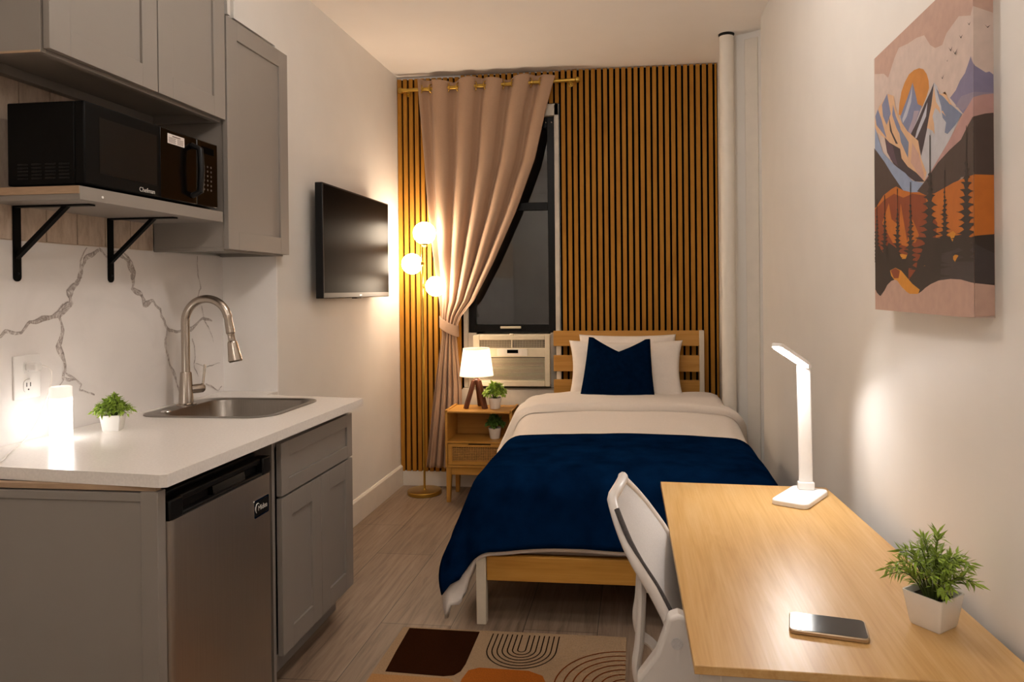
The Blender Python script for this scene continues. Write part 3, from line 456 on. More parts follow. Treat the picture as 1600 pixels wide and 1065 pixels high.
struct('baseboard_left', G().prism([(0.0, 0), (.015, 0), (.015, .135), (.007, .147), (0, .147)], 'y', 3.153, D), 'white_trim', smooth=0)
struct('baseboard_back', G().box(.015, 2.222, D-.008, D+.02, 0, .104), 'white_trim', smooth=0, bevel=.002)
g = G().add([(xr(y)-d, y, z) for y in (YF, 4.10) for z in (0, .12) for d in (0, .013)], [(0, 1, 3, 2), (4, 6, 7, 5), (1, 5, 7, 3), (2, 3, 7, 6), (0, 4, 5, 1), (0, 2, 6, 4)])
struct('baseboard_right', g, 'white_trim', smooth=0)

# slatted panel on the back wall
def slats(x0, x1, z0, z1, skip=None):
    p = .0415
    n0 = math.ceil((x0-.003)/p); out = []
    k = 0
    x = .004+0*p
    while x < 2.212:
        a, b = max(x, x0), min(x+.0264, x1)
        if b-a > .006: out.append((a, b, z0, z1))
        x += p
    return out
sp = thing('slat_panel', 'oak slat panelling on black felt covering the back wall around the window', 'wall panel', (1.1, D, .105))
g = G()
for a in (slats(.0, .462, .105, H-.018)+slats(1.150, 2.216, .105, H-.004)+slats(.462, 1.150, 2.662, H-.008)+slats(.462, 1.150, .105, .562)): g.box(a[0], a[1], D-.012, D+.012, a[2], a[3])
obj('slats', g, 'slat', sp, smooth=0)
g = G().box(.002, .462, D+.011, D+.02, .105, H-.018).box(1.15, 2.22, D+.011, D+.02, .105, H-.004).box(.462, 1.15, D+.011, D+.02, 2.662, H-.008).box(.462, 1.15, D+.011, D+.02, .105, .562)
obj('felt_backing', g, 'felt', sp, smooth=0)

# window
yw = D+.052
g = G()
g.box(1.116, 1.147, D-.018, D+.1, .70, 2.655).box(.465, .495, D-.012, D+.1, .70, 2.655).box(.465, 1.147, D-.018, D+.1, 2.575, 2.655)
w = struct('window_1', g, 'grimy_trim', bevel=.003)
w2 = obj('sash_frame', G().box(1.062, 1.116, yw-.03, yw+.03, 1.08, 2.575).box(.495, .545, yw-.03, yw+.03, 1.08, 2.575).box(.545, 1.062, yw-.03, yw+.03, 2.50, 2.575)
    .box(.545, 1.062, yw-.03, yw+.03, 1.93, 1.985).box(.545, 1.062, yw-.03, yw+.03, 1.085, 1.135), 'sash', w, bevel=.003)
obj('upper_pane', G().box(.545, 1.062, yw+.015, yw+.019, 1.985, 2.50), 'glass', w, smooth=0)
obj('lower_pane', G().box(.545, 1.062, yw-.012, yw-.008, 1.135, 1.93), 'glass', w, smooth=0)
obj('sash_lift', G().box(.722, .868, yw-.045, yw-.03, 1.108, 1.124), 'beige_ac', w, bevel=.004)
obj('sash_screw', G().sphere((1.055, yw-.032, 2.535), .006, 10).sphere((1.095, yw-.032, 2.535), .006, 10), 'chrome', w)
obj('window_sill', G().box(.455, 1.16, D-.045, D+.1, .575, .69).box(.46, 1.15, D-.035, D+.1, .69, .697), 'grimy_trim', w, bevel=.004)
# dim courtyard wall outside, seen faintly through the glass
M['outside'] = mat('night_brick', '#4A4642', .9, var=.3, scale=6)
struct('wall_outside', G().box(-1.5, 3.2, D+1.6, D+1.7, -1, 4.5), 'outside', smooth=0)

# heating riser pipe
p = thing('riser_pipe', 'white painted vertical riser pipe in the corner behind the bed', 'pipe', (2.215, 4.335, 0))
obj('pipe_body', G().lathe([(.0425, 0), (.0425, H-.015)], (2.215, 4.335, 0), 28), 'white_trim', p)
obj('pipe_collar', G().lathe([(.0425, H-.007), (.0465, H-.006), (.0465, H)], (2.215, 4.335, 0), 28), 'rubber', p)

# ------------------------------------------------------------------ kitchen
def shaker(g, y0, y1, z0, z1, x, t=.02, s=.075, rec=.008):   # door facing +X
    g.box(x-t, x, y0, y0+s, z0, z1).box(x-t, x, y1-s, y1, z0, z1).box(x-t, x, y0+s, y1-s, z0, z0+s).box(x-t, x, y0+s, y1-s, z1-s, z1)
    g.box(x-t, x-rec, y0+s, y1-s, z0+s, z1-s); return g
BX = -.267
# upper cabinet over the microwave
t = thing('wall_cabinet', 'grey two-door shaker wall cabinet hung above the microwave', 'cabinet', (-.1, 2.22, 2.06))
g = G().box(BX, .036, 1.79, 1.808, 2.052, 2.86).box(BX, .036, 2.628, 2.646, 2.052, 2.86).box(BX, .036, 1.808, 2.628, 2.082, 2.10).box(BX, .036, 1.808, 2.628, 2.842, 2.86).box(BX, BX+.012, 1.808, 2.628, 2.10, 2.842)
g.box(.012, .036, 1.808, 2.628, 2.052, 2.082).box(BX, BX+.03, 1.808, 2.628, 2.052, 2.082)
obj('cabinet_body', g, 'cab', t, bevel=.0015)
obj('bottom_edge', G().box(BX, .036, 1.787, 1.79, 2.05, 2.056), 'ply', t)['label'] = 'raw wood edge strip'
for y0, y1 in ((1.797, 2.247), (2.252, 2.648)): obj('door', shaker(G(), y0, y1, 2.062, 2.86, .058), 'cab', t, bevel=.0012)
# tall upper
t = thing('wall_cabinet', 'tall grey single-door shaker wall cabinet hanging right of the microwave', 'cabinet', (-.1, 2.9, 1.55))
g = G().box(BX, .036, 2.664, 3.14, 1.56, 2.47).box(BX, .036, 2.664, 2.682, 1.545, 1.56).box(BX, .036, 3.122, 3.14, 1.545, 1.56).box(.016, .036, 2.682, 3.122, 1.545, 1.56)
obj('cabinet_body', g, 'cab', t, bevel=.0015)
obj('door', shaker(G(), 2.660, 3.156, 1.552, 2.482, .058), 'cab', t, bevel=.0012)
# shelf and brackets
t = thing('microwave_shelf', 'grey shelf board on black brackets carrying the microwave', 'shelf', (-.1, 2.27, 1.66))
obj('board', G().box(BX, .047, 1.912, 2.640, 1.6575, 1.698), 'cab', t, bevel=.001)
obj('end_edge', G().box(BX, .046, 1.909, 1.912, 1.675, 1.698), 'ply', t)['label'] = 'raw wood end edge'
obj('screw_cover', G().lathe([(.004, 0), (.004, .002)], (.047, 2.0, 1.674), 12, mtx=Matrix.Rotation(R(90), 4, 'Y')), 'white_pl', t)
for yb, lab in ((2.022, 'black steel shelf bracket nearer the outlet side of the shelf'), (2.423, 'black steel shelf bracket nearer the tall wall cabinet')):
    t = thing('shelf_bracket', lab, 'bracket', (BX, yb, 1.42), 'shelf brackets under the microwave')
    b = .0135
    obj('wall_arm', G().prism([(yb-b, 1.655), (yb-b, 1.434)]+[(yb-b*math.cos(a), 1.434-b*math.sin(a)) for a in (.4, .8, 1.2, 1.57, 1.94, 2.34, 2.74)]+[(yb+b, 1.434), (yb+b, 1.655)], 'x', BX, BX+.005), 'blackmat', t)
    obj('shelf_arm', G().box(BX, -.005, yb-b, yb+b, 1.652, 1.657), 'blackmat', t, bevel=.001)
    obj('brace', G().hexa([(BX+.005, yb-b*.6, 1.49), (BX+.005, yb+b*.6, 1.49), (BX+.005, yb+b*.6, 1.508), (BX+.005, yb-b*.6, 1.508)],
        [(-.085, yb-b*.6, 1.652), (-.085, yb+b*.6, 1.652), (-.103, yb+b*.6, 1.652), (-.103, yb-b*.6, 1.652)]), 'blackmat', t)
    obj('screw', G().sphere((BX+.006, yb, 1.445), .004, 10), 'black', t)
# microwave
t = thing('microwave', 'black countertop microwave sitting on the grey shelf', 'microwave', (-.08, 2.26, 1.7))
obj('body', G().box(-.20, .02, 1.925, 2.60, 1.704, 1.952), 'blackmat', t, bevel=.004)
g = G()
for c in range(4):
    for r in range(5): g.box(-.165+c*.045, -.165+c*.045+.033, 1.9225, 1.9255, 1.722+r*.0105, 1.7265+r*.0105)
obj('side_vent', g, 'black', t, bevel=.001)
for q in ((-.01, 1.99, 0), (-.01, 2.54, 0), (-.19, 1.99, 0), (-.19, 2.54, 0)): obj('foot', G().lathe([(.012, 1.698), (.014, 1.705)], q, 12), 'rubber', t)
d = obj('door', G().box(.02, .052, 1.925, 2.468, 1.706, 1.952), 'blackmat', t, bevel=.004)
obj('door_window', G().box(.052, .0525, 1.985, 2.245, 1.745, 1.915), 'mwglass', d)
obj('gloss_strip', G().box(.052, .0535, 2.262, 2.462, 1.708, 1.948), 'mwpanel', d, bevel=.0008)
obj('handle', G().tube([(.053, 2.435, 1.735), (.085, 2.437, 1.75), (.09, 2.437, 1.83), (.085, 2.437, 1.905), (.053, 2.435, 1.92)], .011, 12), 'black', d)
text('logo', 'Chefman', .021, Matrix.Translation((.0527, 2.195, 1.721)) @ FACE_X, 'print_white', d, .0003)
s = obj('sticker', G().box(.0535, .0542, 2.300, 2.392, 1.902, 1.936), 'paper', d)
g = G().box(.0542, .0544, 2.325, 2.37, 1.927, 1.931)
for k in range(5): g.box(.0542, .0544, 2.306, 2.345-(k % 2)*.004, 1.906+k*.004, 1.9078+k*.004).box(.0542, .0544, 2.352, 2.386, 1.906+k*.004, 1.9078+k*.004)
obj('print', g, 'ink_grey', d)
cp = obj('control_panel', G().box(.02, .051, 2.470, 2.60, 1.706, 1.952), 'mwpanel', t, bevel=.003)
g = G()
for r in range(6):
    for c in range(3): g.lathe([(.0042, 0), (.0042, .0012)], (.051, 2.512+c*.022, 1.77+r*.0175), 10, mtx=Matrix.Rotation(R(90), 4, 'Y'))
M['mwdot'] = mat('button_print', '#4A413C', .5)
obj('buttons', g, 'mwdot', cp)
obj('display', G().box(.051, .0513, 2.498, 2.575, 1.905, 1.93), 'screen', cp)

# outlet and plugged cord
t = thing('power_outlet', 'white wall outlet plate on the marble backsplash', 'outlet', (-.268, 2.05, 1.05))
obj('cover_plate', G().box(-.268, -.262, 2.003, 2.103, 1.048, 1.186), 'white_pl', t, bevel=.002)
for z in (1.148, 1.088):
    q = obj('receptacle', G().prism(rrect(2.036, 2.070, z-.02, z+.02, .012), 'x', -.262, -.2595), 'white_pl', t)
    obj('slots', G().box(-.2595, -.2591, 2.045, 2.048, z-.002, z+.011).box(-.2595, -.2591, 2.059, 2.062, z-.002, z+.011).lathe([(.0028, 0), (.0028, .0004)], (-.2595, 2.053, z-.011), 10, mtx=Matrix.Rotation(R(90), 4, 'Y')), 'outlet_slot', q)
t = thing('power_cable', 'white power cable plugged into the outlet and trailing over the counter end', 'cable', (-.2, 2.06, 1.15))
obj('plug', G().box(-.2585, -.222, 2.040, 2.067, 1.136, 1.162), 'white_pl', t, bevel=.005)
cpts = [(-.238, 2.067, 1.150), (-.235, 2.09, 1.147), (-.232, 2.112, 1.130), (-.232, 2.112, 1.095), (-.232, 2.096, 1.05), (-.232, 2.07, 1.0), (-.230, 2.045, .965), (-.215, 1.99, .93), (-.19, 1.93, .9195), (-.14, 1.85, .9185), (-.095, 1.79, .9185), (-.062, 1.722, .9185), (-.050, 1.690, .916), (-.046, 1.678, .895), (-.040, 1.676, .83), (-.038, 1.676, .76), (-.030, 1.676, .71), (-.017, 1.676, .665), (-.024, 1.676, .63), (-.045, 1.676, .585), (-.07, 1.676, .5), (-.10, 1.676, .3), (-.11, 1.676, .1), (-.12, 1.66, .0045)]
def smoothpath(p, n=6):
    o = []; p = [Vector(q) for q in p]
    for i in range(len(p)-1):
        a, b, c, d_ = p[max(i-1, 0)], p[i], p[i+1], p[min(i+2, len(p)-1)]
        for k in range(n):
            u = k/n
            o.append(.5*((2*b)+(c-a)*u+(2*a-5*b+4*c-d_)*u*u+(3*b-a-3*c+d_)*u**3))
    return o+[p[-1]]
obj('cable', G().tube(smoothpath(cpts), .0024, 8), 'cord', t)

# counter
CT = .915
g = G()
out = [(-.266, 1.75), (.452, 1.683), (.469, 1.69), (.486, 2.963), (.0, 3.04), (.0, 3.143), (-.266, 3.143)]
hole = rrect(-.145, .30, 2.485, 2.915, .085, 6)
o3 = [(x, y, CT) for x, y in out]; h3 = [(x, y, CT) for x, y in hole]
tri = tessellate_polygon([[Vector(p) for p in o3], [Vector(p) for p in h3]])
g.add(o3+h3, [tuple(q) for q in tri]); g.add([(x, y, CT-.033) for x, y in out+hole], [tuple(q)[::-1] for q in tri])
n = len(out); g.add([(x, y, z) for z in (CT, CT-.033) for x, y in out], [(i, (i+1) % n, n+(i+1) % n, n+i) for i in range(n)])
n = len(hole); g.add([(x, y, z) for z in (CT, CT-.033) for x, y in hole], [(i, (i+1) % n, n+(i+1) % n, n+i) for i in range(n)])
tag(obj('countertop', g, 'quartz', smooth=0), 'white quartz countertop running over the fridge and sink cabinet', 'countertop')
# sink
t = thing('kitchen_sink', 'stainless steel drop-in sink in the white countertop', 'sink', (.07, 2.7, CT))
rows = []
for dx, z, r in ((.025, CT+.0005, .10), (.025, CT+.003, .10), (.010, CT+.0045, .092), (.0, CT+.003, .085), (-.004, CT-.004, .085), (-.012, CT-.14, .085), (-.03, CT-.155, .075), (-.12, CT-.16, .05)):
    # the rim is wider at the back, where the faucet stands
    back = .055 if dx > .005 else 0
    rows.append([Vector((x, y, z)) for x, y in rrect(-.143-dx-back, .298+dx, 2.487-dx, 2.913+dx, r)])
g = G().grid(rows, closed=True)
k = len(rows[0]); g.add(rows[-1], [tuple(range(k))])
obj('basin', g, 'basin', t, smooth=50, fixn=False)
obj('drain', G().lathe([(.045, CT-.158), (.04, CT-.156), (.02, CT-.159), (0, CT-.159)], (.077, 2.7, 0), 24), 'chrome', t)
obj('deck_hole_cap', G().lathe([(.02, CT+.003), (.018, CT+.006), (0, CT+.007)], (-.155, 2.57, 0), 20), 'chrome', t)
# faucet
fx, fy = -.172, 2.72
t = thing('faucet', 'brushed nickel gooseneck pull-down faucet behind the sink', 'faucet', (fx, fy, CT))
obj('base_flange', G().lathe([(.038, CT+.003), (.038, CT+.009), (.031, CT+.013), (.027, CT+.013)], (fx, fy, 0), 28), 'nickel', t)
obj('faucet_body', G().lathe([(.029, CT+.012), (.0285, CT+.02), (.022, CT+.135), (.0205, CT+.14), (.017, CT+.14)], (fx, fy, 0), 28), 'nickel', t)
arc = [(fx, fy, CT+.13), (fx, fy, CT+.20), (fx, fy, CT+.30)]
cr = .094; zc = CT+.345
arc += [(fx+cr-cr*math.cos(R(a)), fy, zc+cr*math.sin(R(a))) for a in range(0, 166, 15)]
obj('gooseneck', G().tube(smoothpath(arc, 4), .0165, 20), 'nickel', t)
ex, ez = fx+cr-cr*math.cos(R(165)), zc+cr*math.sin(R(165))
dr = Vector((math.sin(R(10)), 0, -math.cos(R(10))))
rot = Vector((0, 0, 1)).rotation_difference(dr).to_matrix().to_4x4()
hd = obj('spray_head', G().lathe([(.0155, -.006), (.0175, 0), (.015, .012), (.0165, .045), (.0175, .07), (.0135, .076), (.0135, .102), (.017, .106), (.019, .112), (.026, .172), (.0275, .184), (.024, .19), (.0, .188)], (ex, fy, ez), 24, mtx=rot), 'nickel', t)
obj('spray_button', G().box(ex+.027, ex+.032, fy-.006, fy+.006, ez-.16, ez-.13), 'rubber', hd, bevel=.002)
hl = obj('handle_hub', G().lathe([(.018, 0), (.019, .03), (.019, .05), (.015, .056), (0, .057)], (fx+.012, fy+.01, CT+.068), 24, mtx=Matrix.Rotation(R(60), 4, 'Z') @ Matrix.Rotation(R(90), 4, 'Y')), 'nickel', t)
obj('lever', G().tube([(fx+.038, fy+.055, CT+.08), (fx+.042, fy+.06, CT+.14), (fx+.043, fy+.062, CT+.165)], .005, 10), 'nickel', hl)
# base units
t = thing('end_panel', 'grey end panel closing the near side of the counter beside the fridge', 'panel', (.1, 1.705, 0))
obj('panel_board', G().box(BX, .40, 1.701, 1.718, 0, .862), 'cab', t, bevel=.001)
obj('front_stile', G().box(.392, .44, 1.692, 1.724, 0, .868), 'cab', t, bevel=.0015)
obj('top_rail', G().box(BX, .392, 1.694, 1.718, .842, .864), 'cab', t, bevel=.001)
obj('sub_top', G().box(BX, .43, 1.70, 1.72, .868, .8815), 'ply', t)['label'] = 'raw plywood strip below the countertop'
t = thing('sink_cabinet', 'grey shaker base cabinet under the sink with two doors', 'cabinet', (.1, 2.68, 0))
g = G().box(BX, .415, 2.315, 2.333, .0, .866).box(BX, .415, 2.935, 2.953, .09, .866).box(BX, .415, 2.333, 2.935, .10, .118).box(.397, .415, 2.333, 2.935, .84, .866).box(BX, BX+.01, 2.333, 2.935, .1, .70)
obj('cabinet_body', g, 'cab', t, bevel=.001)
obj('sub_top', G().box(.40, .43, 2.33, 2.95, .868, .8815), 'ply', t)['label'] = 'raw plywood strip below the countertop'
obj('false_drawer_front', shaker(G(), 2.338, 2.955, .668, .853, .438, s=.052), 'cab', t, bevel=.0012)
for y0, y1 in ((2.338, 2.645), (2.649, 2.955)): obj('door', shaker(G(), y0, y1, .112, .660, .438), 'cab', t, bevel=.0012)
obj('toe_kick', G().box(.345, .36, 2.333, 2.945, 0, .1), 'cab', t)
# fridge
t = thing('mini_fridge', 'stainless mini fridge with black top trim under the counter', 'fridge', (.15, 2.0, 0))
obj('fridge_body', G().box(BX+.03, .385, 1.745, 2.262, .012, .838), 'black', t, bevel=.004)
for q in ((.34, 1.79, 0), (.34, 2.21, 0), (-.18, 1.79, 0), (-.18, 2.21, 0)): obj('foot', G().lathe([(.018, 0), (.018, .013)], q, 12), 'rubber', t)
d = obj('fridge_door', G().prism([(.392, 1.742)]+[(.438-.022*(1-math.sin(R(a))), 1.742+.022*(1-math.cos(R(a)))) for a in range(0, 91, 15)]+[(.438-.012*(1-math.cos(R(a))), 2.265-.012*(1-math.sin(R(a)))) for a in range(0, 91, 30)]+[(.392, 2.265)], 'z', .03, .775), 'fridge_steel', t)
h = obj('top_trim', G().box(.392, .428, 1.742, 2.265, .812, .830).box(.392, .412, 1.742, 2.265, .7755, .812).box(.412, .438, 1.742, 1.80, .7755, .830).box(.412, .438, 2.215, 2.265, .7755, .830).box(.412, .436, 1.80, 2.215, .7755, .786), 'black', t, bevel=.004)
obj('handle_plate', G().prism([(.413, .786), (.431, .786), (.427, .812), (.413, .812)], 'y', 1.95, 2.12), 'mwpanel', h)
bd = obj('badge', G().prism(rrect(2.156, 2.248, .648, .706, .007), 'x', .438, .4395), 'chrome', d)
g = G().prism(rrect(2.1615, 2.2425, .6535, .7005, .005), 'x', .4395, .4399)
obj('badge_field', g, 'black', d)
text('logo', 'Midea', .024, Matrix.Translation((.44, 2.207, .676)) @ FACE_X, 'print_white', d, .0003)
obj('swoosh', G().tube([(.44, 2.176+.013*math.cos(R(a)), .678+.016*math.sin(R(a))) for a in range(40, 250, 20)], [.0006+.0012*math.sin(PI*i/10) for i in range(11)], 6), 'print_white', d)
# night light tube
t = thing('tube_lamp', 'white cylinder table lamp glowing on the near counter end', 'lamp', (-.158, 2.065, CT))
r_ = .031
obj('glowing_tube', G().lathe([(r_-.004, CT+.001), (r_, CT+.004), (r_, CT+.135)], (-.158, 2.065, 0), 32), 'night', t)
M['frost'] = mat('frosted_plastic', '#F2EBE5', .5, var=.02, emit='#FFEBDD', es=.35)
obj('top_shade', G().lathe([(r_, CT+.135), (r_, CT+.168), (r_-.004, CT+.171), (r_-.006, CT+.166), (0, CT+.164)], (-.158, 2.065, 0), 32), 'frost', t)
# TV
t = thing('television', 'black flat television mounted on the left wall', 'television', (.05, 3.92, 1.34))
obj('frame', G().box(.052, .094, 3.440, 4.402, 1.343, 1.935), 'black', t, bevel=.004)
obj('screen', G().box(.094, .0946, 3.452, 4.392, 1.372, 1.926), 'screen', t)
obj('rear_housing', G().box(.022, .052, 3.54, 4.30, 1.36, 1.72), 'black', t, bevel=.008)
obj('wall_mount', G().box(.0, .022, 3.80, 4.05, 1.5, 1.75), 'blackmat', t, bevel=.002)
obj('logo', G().box(.094, .0945, 3.915, 3.945, 1.354, 1.360), 'steel', t)
obj('sensor', G().box(.06, .09, 3.88, 3.95, 1.338, 1.344), 'black', t, bevel=.002)

# ------------------------------------------------------------------ curtain, lamps, nightstand
yc = 4.805
LE = [(2.835, .168), (2.60, .185), (2.284, .21), (1.928, .234), (1.617, .267), (1.306, .308), (1.19, .318), (1.06, .324), (.82, .285), (.55, .25), (.28, .22), (.13, .20)]
RE = [(2.835, 1.128), (2.6, 1.062), (2.261, .982), (1.915, .851), (1.566, .691), (1.304, .554), (1.20, .466), (1.13, .437), (1.06, .432), (.9, .445), (.729, .462), (.5, .468), (.13, .455)]
AM = [(2.835, .036), (2.3, .036), (1.7, .030), (1.306, .020), (1.13, .015), (.9, .020), (.13, .030)]
zs = [2.835-.012*i for i in range(3)]+[2.79-.0275*i for i in range(97)]
rows = []
for z in zs:
    a, b, am = interp(LE, z), interp(RE, z), interp(AM, z)
    row = []
    nn = 240
    for i in range(nn+1):
        u = i/nn
        ph = 2*PI*5*u
        w = math.sin(ph-.6)
        w = math.copysign(abs(w)**.75, w)
        k2 = sm(1.5, 1.15, z)
        y_ = yc+am*w*(1-.25*k2)+.006*k2*math.sin(ph*2.3+1)
        xx = a+(b-a)*u+am*.30*math.cos(ph-.6)*(1-.5*k2)
        y_ += .004*nz(u*9, z*1.6, 2)
        zz = z+(.012*math.sin(ph*.5+1) if z > 2.8 else 0)
        row.append(Vector((xx, y_, zz)))
    rows.append(row)
t = thing('curtain', 'taupe grommet curtain pulled aside and tied at the left of the window', 'curtain', (.3, yc, .13))
o = obj('curtain_fabric', G().grid(rows), 'curtain', t, smooth=180, fixn=False)
m_ = o.modifiers.new('solid', 'SOLIDIFY'); m_.thickness = .002
RZ = lambda x: 2.773+.0185*(x-.053)
for k in range(10):
    ph = k*PI+.6; u = ph/(2*PI*5)
    x = .168+(1.128-.168)*u+.036*.3*math.cos(k*PI)
    tn = Vector((0, 0, 1)); sl = (1 if k % 2 == 0 else -1)
    ax = Vector((1, 0, 0)).rotation_difference(Vector((1, 0, 0)))
    g = G().tube([(0, .029*math.cos(R(a)), .029*math.sin(R(a))) for a in range(0, 361, 20)], .004, 8, cap=False)
    g.xf(Matrix.Translation((x, yc, RZ(x))) @ Matrix.Rotation(R(-62*sl+0), 4, 'Z') @ Matrix.Rotation(R(90), 4, 'Z') @ Matrix.Scale(1, 4))
    obj('grommet', g, 'brass', t)
# tie-back band
g = G(); rows = []
for dz in (.038, .034, -.034, -.038):
    row = []
    for i in range(48):
        a = 2*PI*i/48
        x = .378+.068*math.cos(a); y_ = yc+.033*math.sin(a)
        z = 1.135+dz*(1.0)-.035*math.cos(a)*.6-.02*math.sin(a)*-1 + (.025 if math.cos(a) < -.5 else 0)*0
        z = 1.130+dz-.034*math.cos(a)+.01*math.sin(a)
        row.append(Vector((x, y_, z)))
    rows.append(row)
o = obj('curtain_tieback', G().grid(rows, closed=True), 'curtain', smooth=60)
m_ = o.modifiers.new('solid', 'SOLIDIFY'); m_.thickness = .003
tag(o, 'taupe fabric band gathering the curtain beside the window', 'tieback')
t = thing('curtain_rod', 'brass curtain rod above the window', 'curtain rod', (.67, yc, 2.78))
obj('rod', G().tube([(.06, yc, RZ(.06)), (1.27, yc, RZ(1.27))], .0125, 16), 'brass', t)
for x in (.052, 1.283):
    obj('finial', G().lathe([(.0, -.020), (.016, -.017), (.020, -.006), (.020, .006), (.014, .013), (.014, .02)], (x, yc, RZ(x)), 20, mtx=Matrix.Rotation(R(90 if x < 1 else -90), 4, 'Y')), 'brass', t)
for x in (.085, 1.235):
    obj('rod_bracket', G().tube([(x, yc, RZ(x)-.012), (x, D-.012, RZ(x)-.012)], .006, 10).lathe([(.018, 0), (.018, .004)], (x, D-.0165, RZ(x)-.012), 16, mtx=Matrix.Rotation(R(-90), 4, 'X')), 'brass', t)

# floor lamp with three globes
lx, ly = .226, 4.69
t = thing('floor_lamp', 'brass floor lamp with three glowing globes beside the curtain', 'lamp', (lx, ly, 0))
obj('lamp_base', G().lathe([(.112, 0), (.116, .004), (.116, .022), (.112, .026), (.012, .028), (.009, .034)], (lx, ly, 0), 48), 'brass', t)
obj('pole', G().lathe([(.0075, .026), (.0075, 1.70)], (lx, ly, 0), 16), 'brass', t)
for (gx, gz, r) in ((.243, 1.768, .076), (.155, 1.561, .070), (.318, 1.407, .068)):
    up = gz > 1.7
    if up:
        obj('socket', G().lathe([(.010, 1.672), (.024, 1.685), (.026, 1.70)], (gx, ly, 0), 20), 'brass', t)
        obj('arm', G().tube([(lx, ly, 1.66), (lx, ly, 1.675), (gx, ly, 1.685)], .0075, 10), 'brass', t)
    else:
        s = 1 if gx > lx else -1
        obj('socket', G().lathe([(.006, 0), (.011, .002), (.020, .010), (.024, .022)], (gx-s*(r+.014), ly, gz), 20, mtx=Matrix.Rotation(R(90*s), 4, 'Y')), 'brass', t)
        obj('arm', G().tube([(lx, ly, gz), (gx-s*(r+.010), ly, gz)], .006, 10), 'brass', t)
    obj('globe', G().sphere((gx, ly, gz), r, 32), 'globe', t)

# nightstand
nx0, nx1, ny0, ny1, nt = .425, .866, 4.50, 4.770, .602
t = thing('nightstand', 'oak nightstand with open cubby and rattan drawer between curtain and bed', 'nightstand', (.65, 4.65, 0))
g = G().box(nx0, nx1, ny0, ny1, nt-.020, nt-.008).box(nx0, nx0+.016, ny0, ny1, .228, nt).box(nx1-.016, nx1, ny0, ny1, .228, nt).box(nx0+.016, nx1-.016, ny0, ny1, .228, .243)
g.box(nx0+.016, nx1-.016, ny0, ny1, .385, .399).box(nx0+.016, nx1-.016, ny1-.008, ny1, .243, nt-.02)
obj('case', g, 'oak_x', t, bevel=.0025)
d = obj('drawer', G().box(nx0+.019, nx0+.046, ny0-.002, ny0+.016, .247, .382).box(nx1-.046, nx1-.019, ny0-.002, ny0+.016, .247, .382).box(nx0+.046, nx1-.046, ny0-.002, ny0+.016, .247, .272).box(nx0+.046, nx0+.15, ny0-.002, ny0+.016, .362, .382).box(nx0+.15, nx0+.30, ny0-.002, ny0+.016, .362, .376).box(nx0+.30, nx1-.046, ny0-.002, ny0+.016, .362, .382), 'oak_x', t, bevel=.0015)
obj('drawer_box', G().box(nx0+.02, nx1-.02, ny0+.016, ny1-.02, .25, .355), 'rattan_dark', d)
g = G()
x = nx0+.050
while x < nx1-.050: g.tube([(x, ny0+.007, .272), (x, ny0+.007, .362)], .0028, 6); x += .0115
z = .277
while z < .361: g.tube([(nx0+.046, ny0+.006, z), (nx1-.046, ny0+.006, z)], .0026, 6); z += .0105
obj('rattan_panel', g, 'rattan', d)
obj('apron', G().box(nx0+.03, nx1-.03, ny0+.012, ny0+.028, .178, .228).box(nx0+.012, nx0+.026, ny0+.03, ny1-.03, .178, .228).box(nx1-.026, nx1-.012, ny0+.03, ny1-.03, .178, .228), 'oak_x', t, bevel=.002)
for sx in (0, 1):
    for sy in (0, 1):
        ax = nx0+.004 if sx == 0 else nx1-.004; s = 1 if sx == 0 else -1
        ay = ny0+.004 if sy == 0 else ny1-.004; s2 = 1 if sy == 0 else -1
        lo = [(ax, ay, 0), (ax+s*.026, ay, 0), (ax+s*.026, ay+s2*.026, 0), (ax, ay+s2*.026, 0)]
        hi = [(ax, ay, .228), (ax+s*.036, ay, .228), (ax+s*.036, ay+s2*.034, .228), (ax, ay+s2*.034, .228)]
        obj('leg', G().hexa(lo, hi), 'oak_z', t, bevel=.003)
NT = nt-.008
# table lamp
tx, ty = .605, 4.645
t = thing('table_lamp', 'small lamp with lit white shade and walnut tripod on the nightstand', 'lamp', (tx, ty, NT))
top = NT+.185
for k, a in enumerate((215, 325, 85)):
    dx, dy = math.cos(R(a)), math.sin(R(a))
    g = G(); f = Vector((tx+dx*.078, ty+dy*.078, NT+.001)); h_ = Vector((tx+dx*.018, ty+dy*.018, top))
    sd = Vector((-dy, dx, 0)); rd = Vector((dx, dy, 0))
    lo = [f+sd*.017-rd*.012, f-sd*.017-rd*.012, f-sd*.017+rd*.014, f+sd*.017+rd*.014]
    hi = [h_+sd*.016-rd*.012, h_-sd*.016-rd*.012, h_-sd*.016+rd*.012, h_+sd*.016+rd*.012]
    obj('leg', g.hexa(lo, hi), 'walnut', t, bevel=.003)
obj('hub', G().lathe([(.016, top-.02), (.022, top-.005), (.022, top+.004), (.014, top+.010), (.010, top+.02), (.012, top+.022), (.012, top+.05)], (tx, ty, 0), 20), 'walnut', t)
obj('bulb', G().sphere((tx, ty, NT+.285), .028, 16), glow('lit_bulb', '#FFE6C8', 42.), t)
o = obj('lamp_shade', G().lathe([(.113, NT+.215), (.088, NT+.397)], (tx, ty, 0), 40, cap=False), 'shade', t, fixn=False)
obj('shade_rim', G().tube([(tx+.113*math.cos(R(a)), ty+.113*math.sin(R(a)), NT+.215) for a in range(0, 361, 9)], .0016, 6, cap=False).tube([(tx+.088*math.cos(R(a)), ty+.088*math.sin(R(a)), NT+.397) for a in range(0, 361, 9)], .0016, 6, cap=False).tube([(tx-.088, ty, NT+.39), (tx+.088, ty, NT+.39)], .0015, 6).tube([(tx, ty-.088, NT+.39), (tx, ty+.088, NT+.39)], .0015, 6).tube([(tx, ty, top+.03), (tx, ty, NT+.39)], .003, 8), 'white_mt', t)

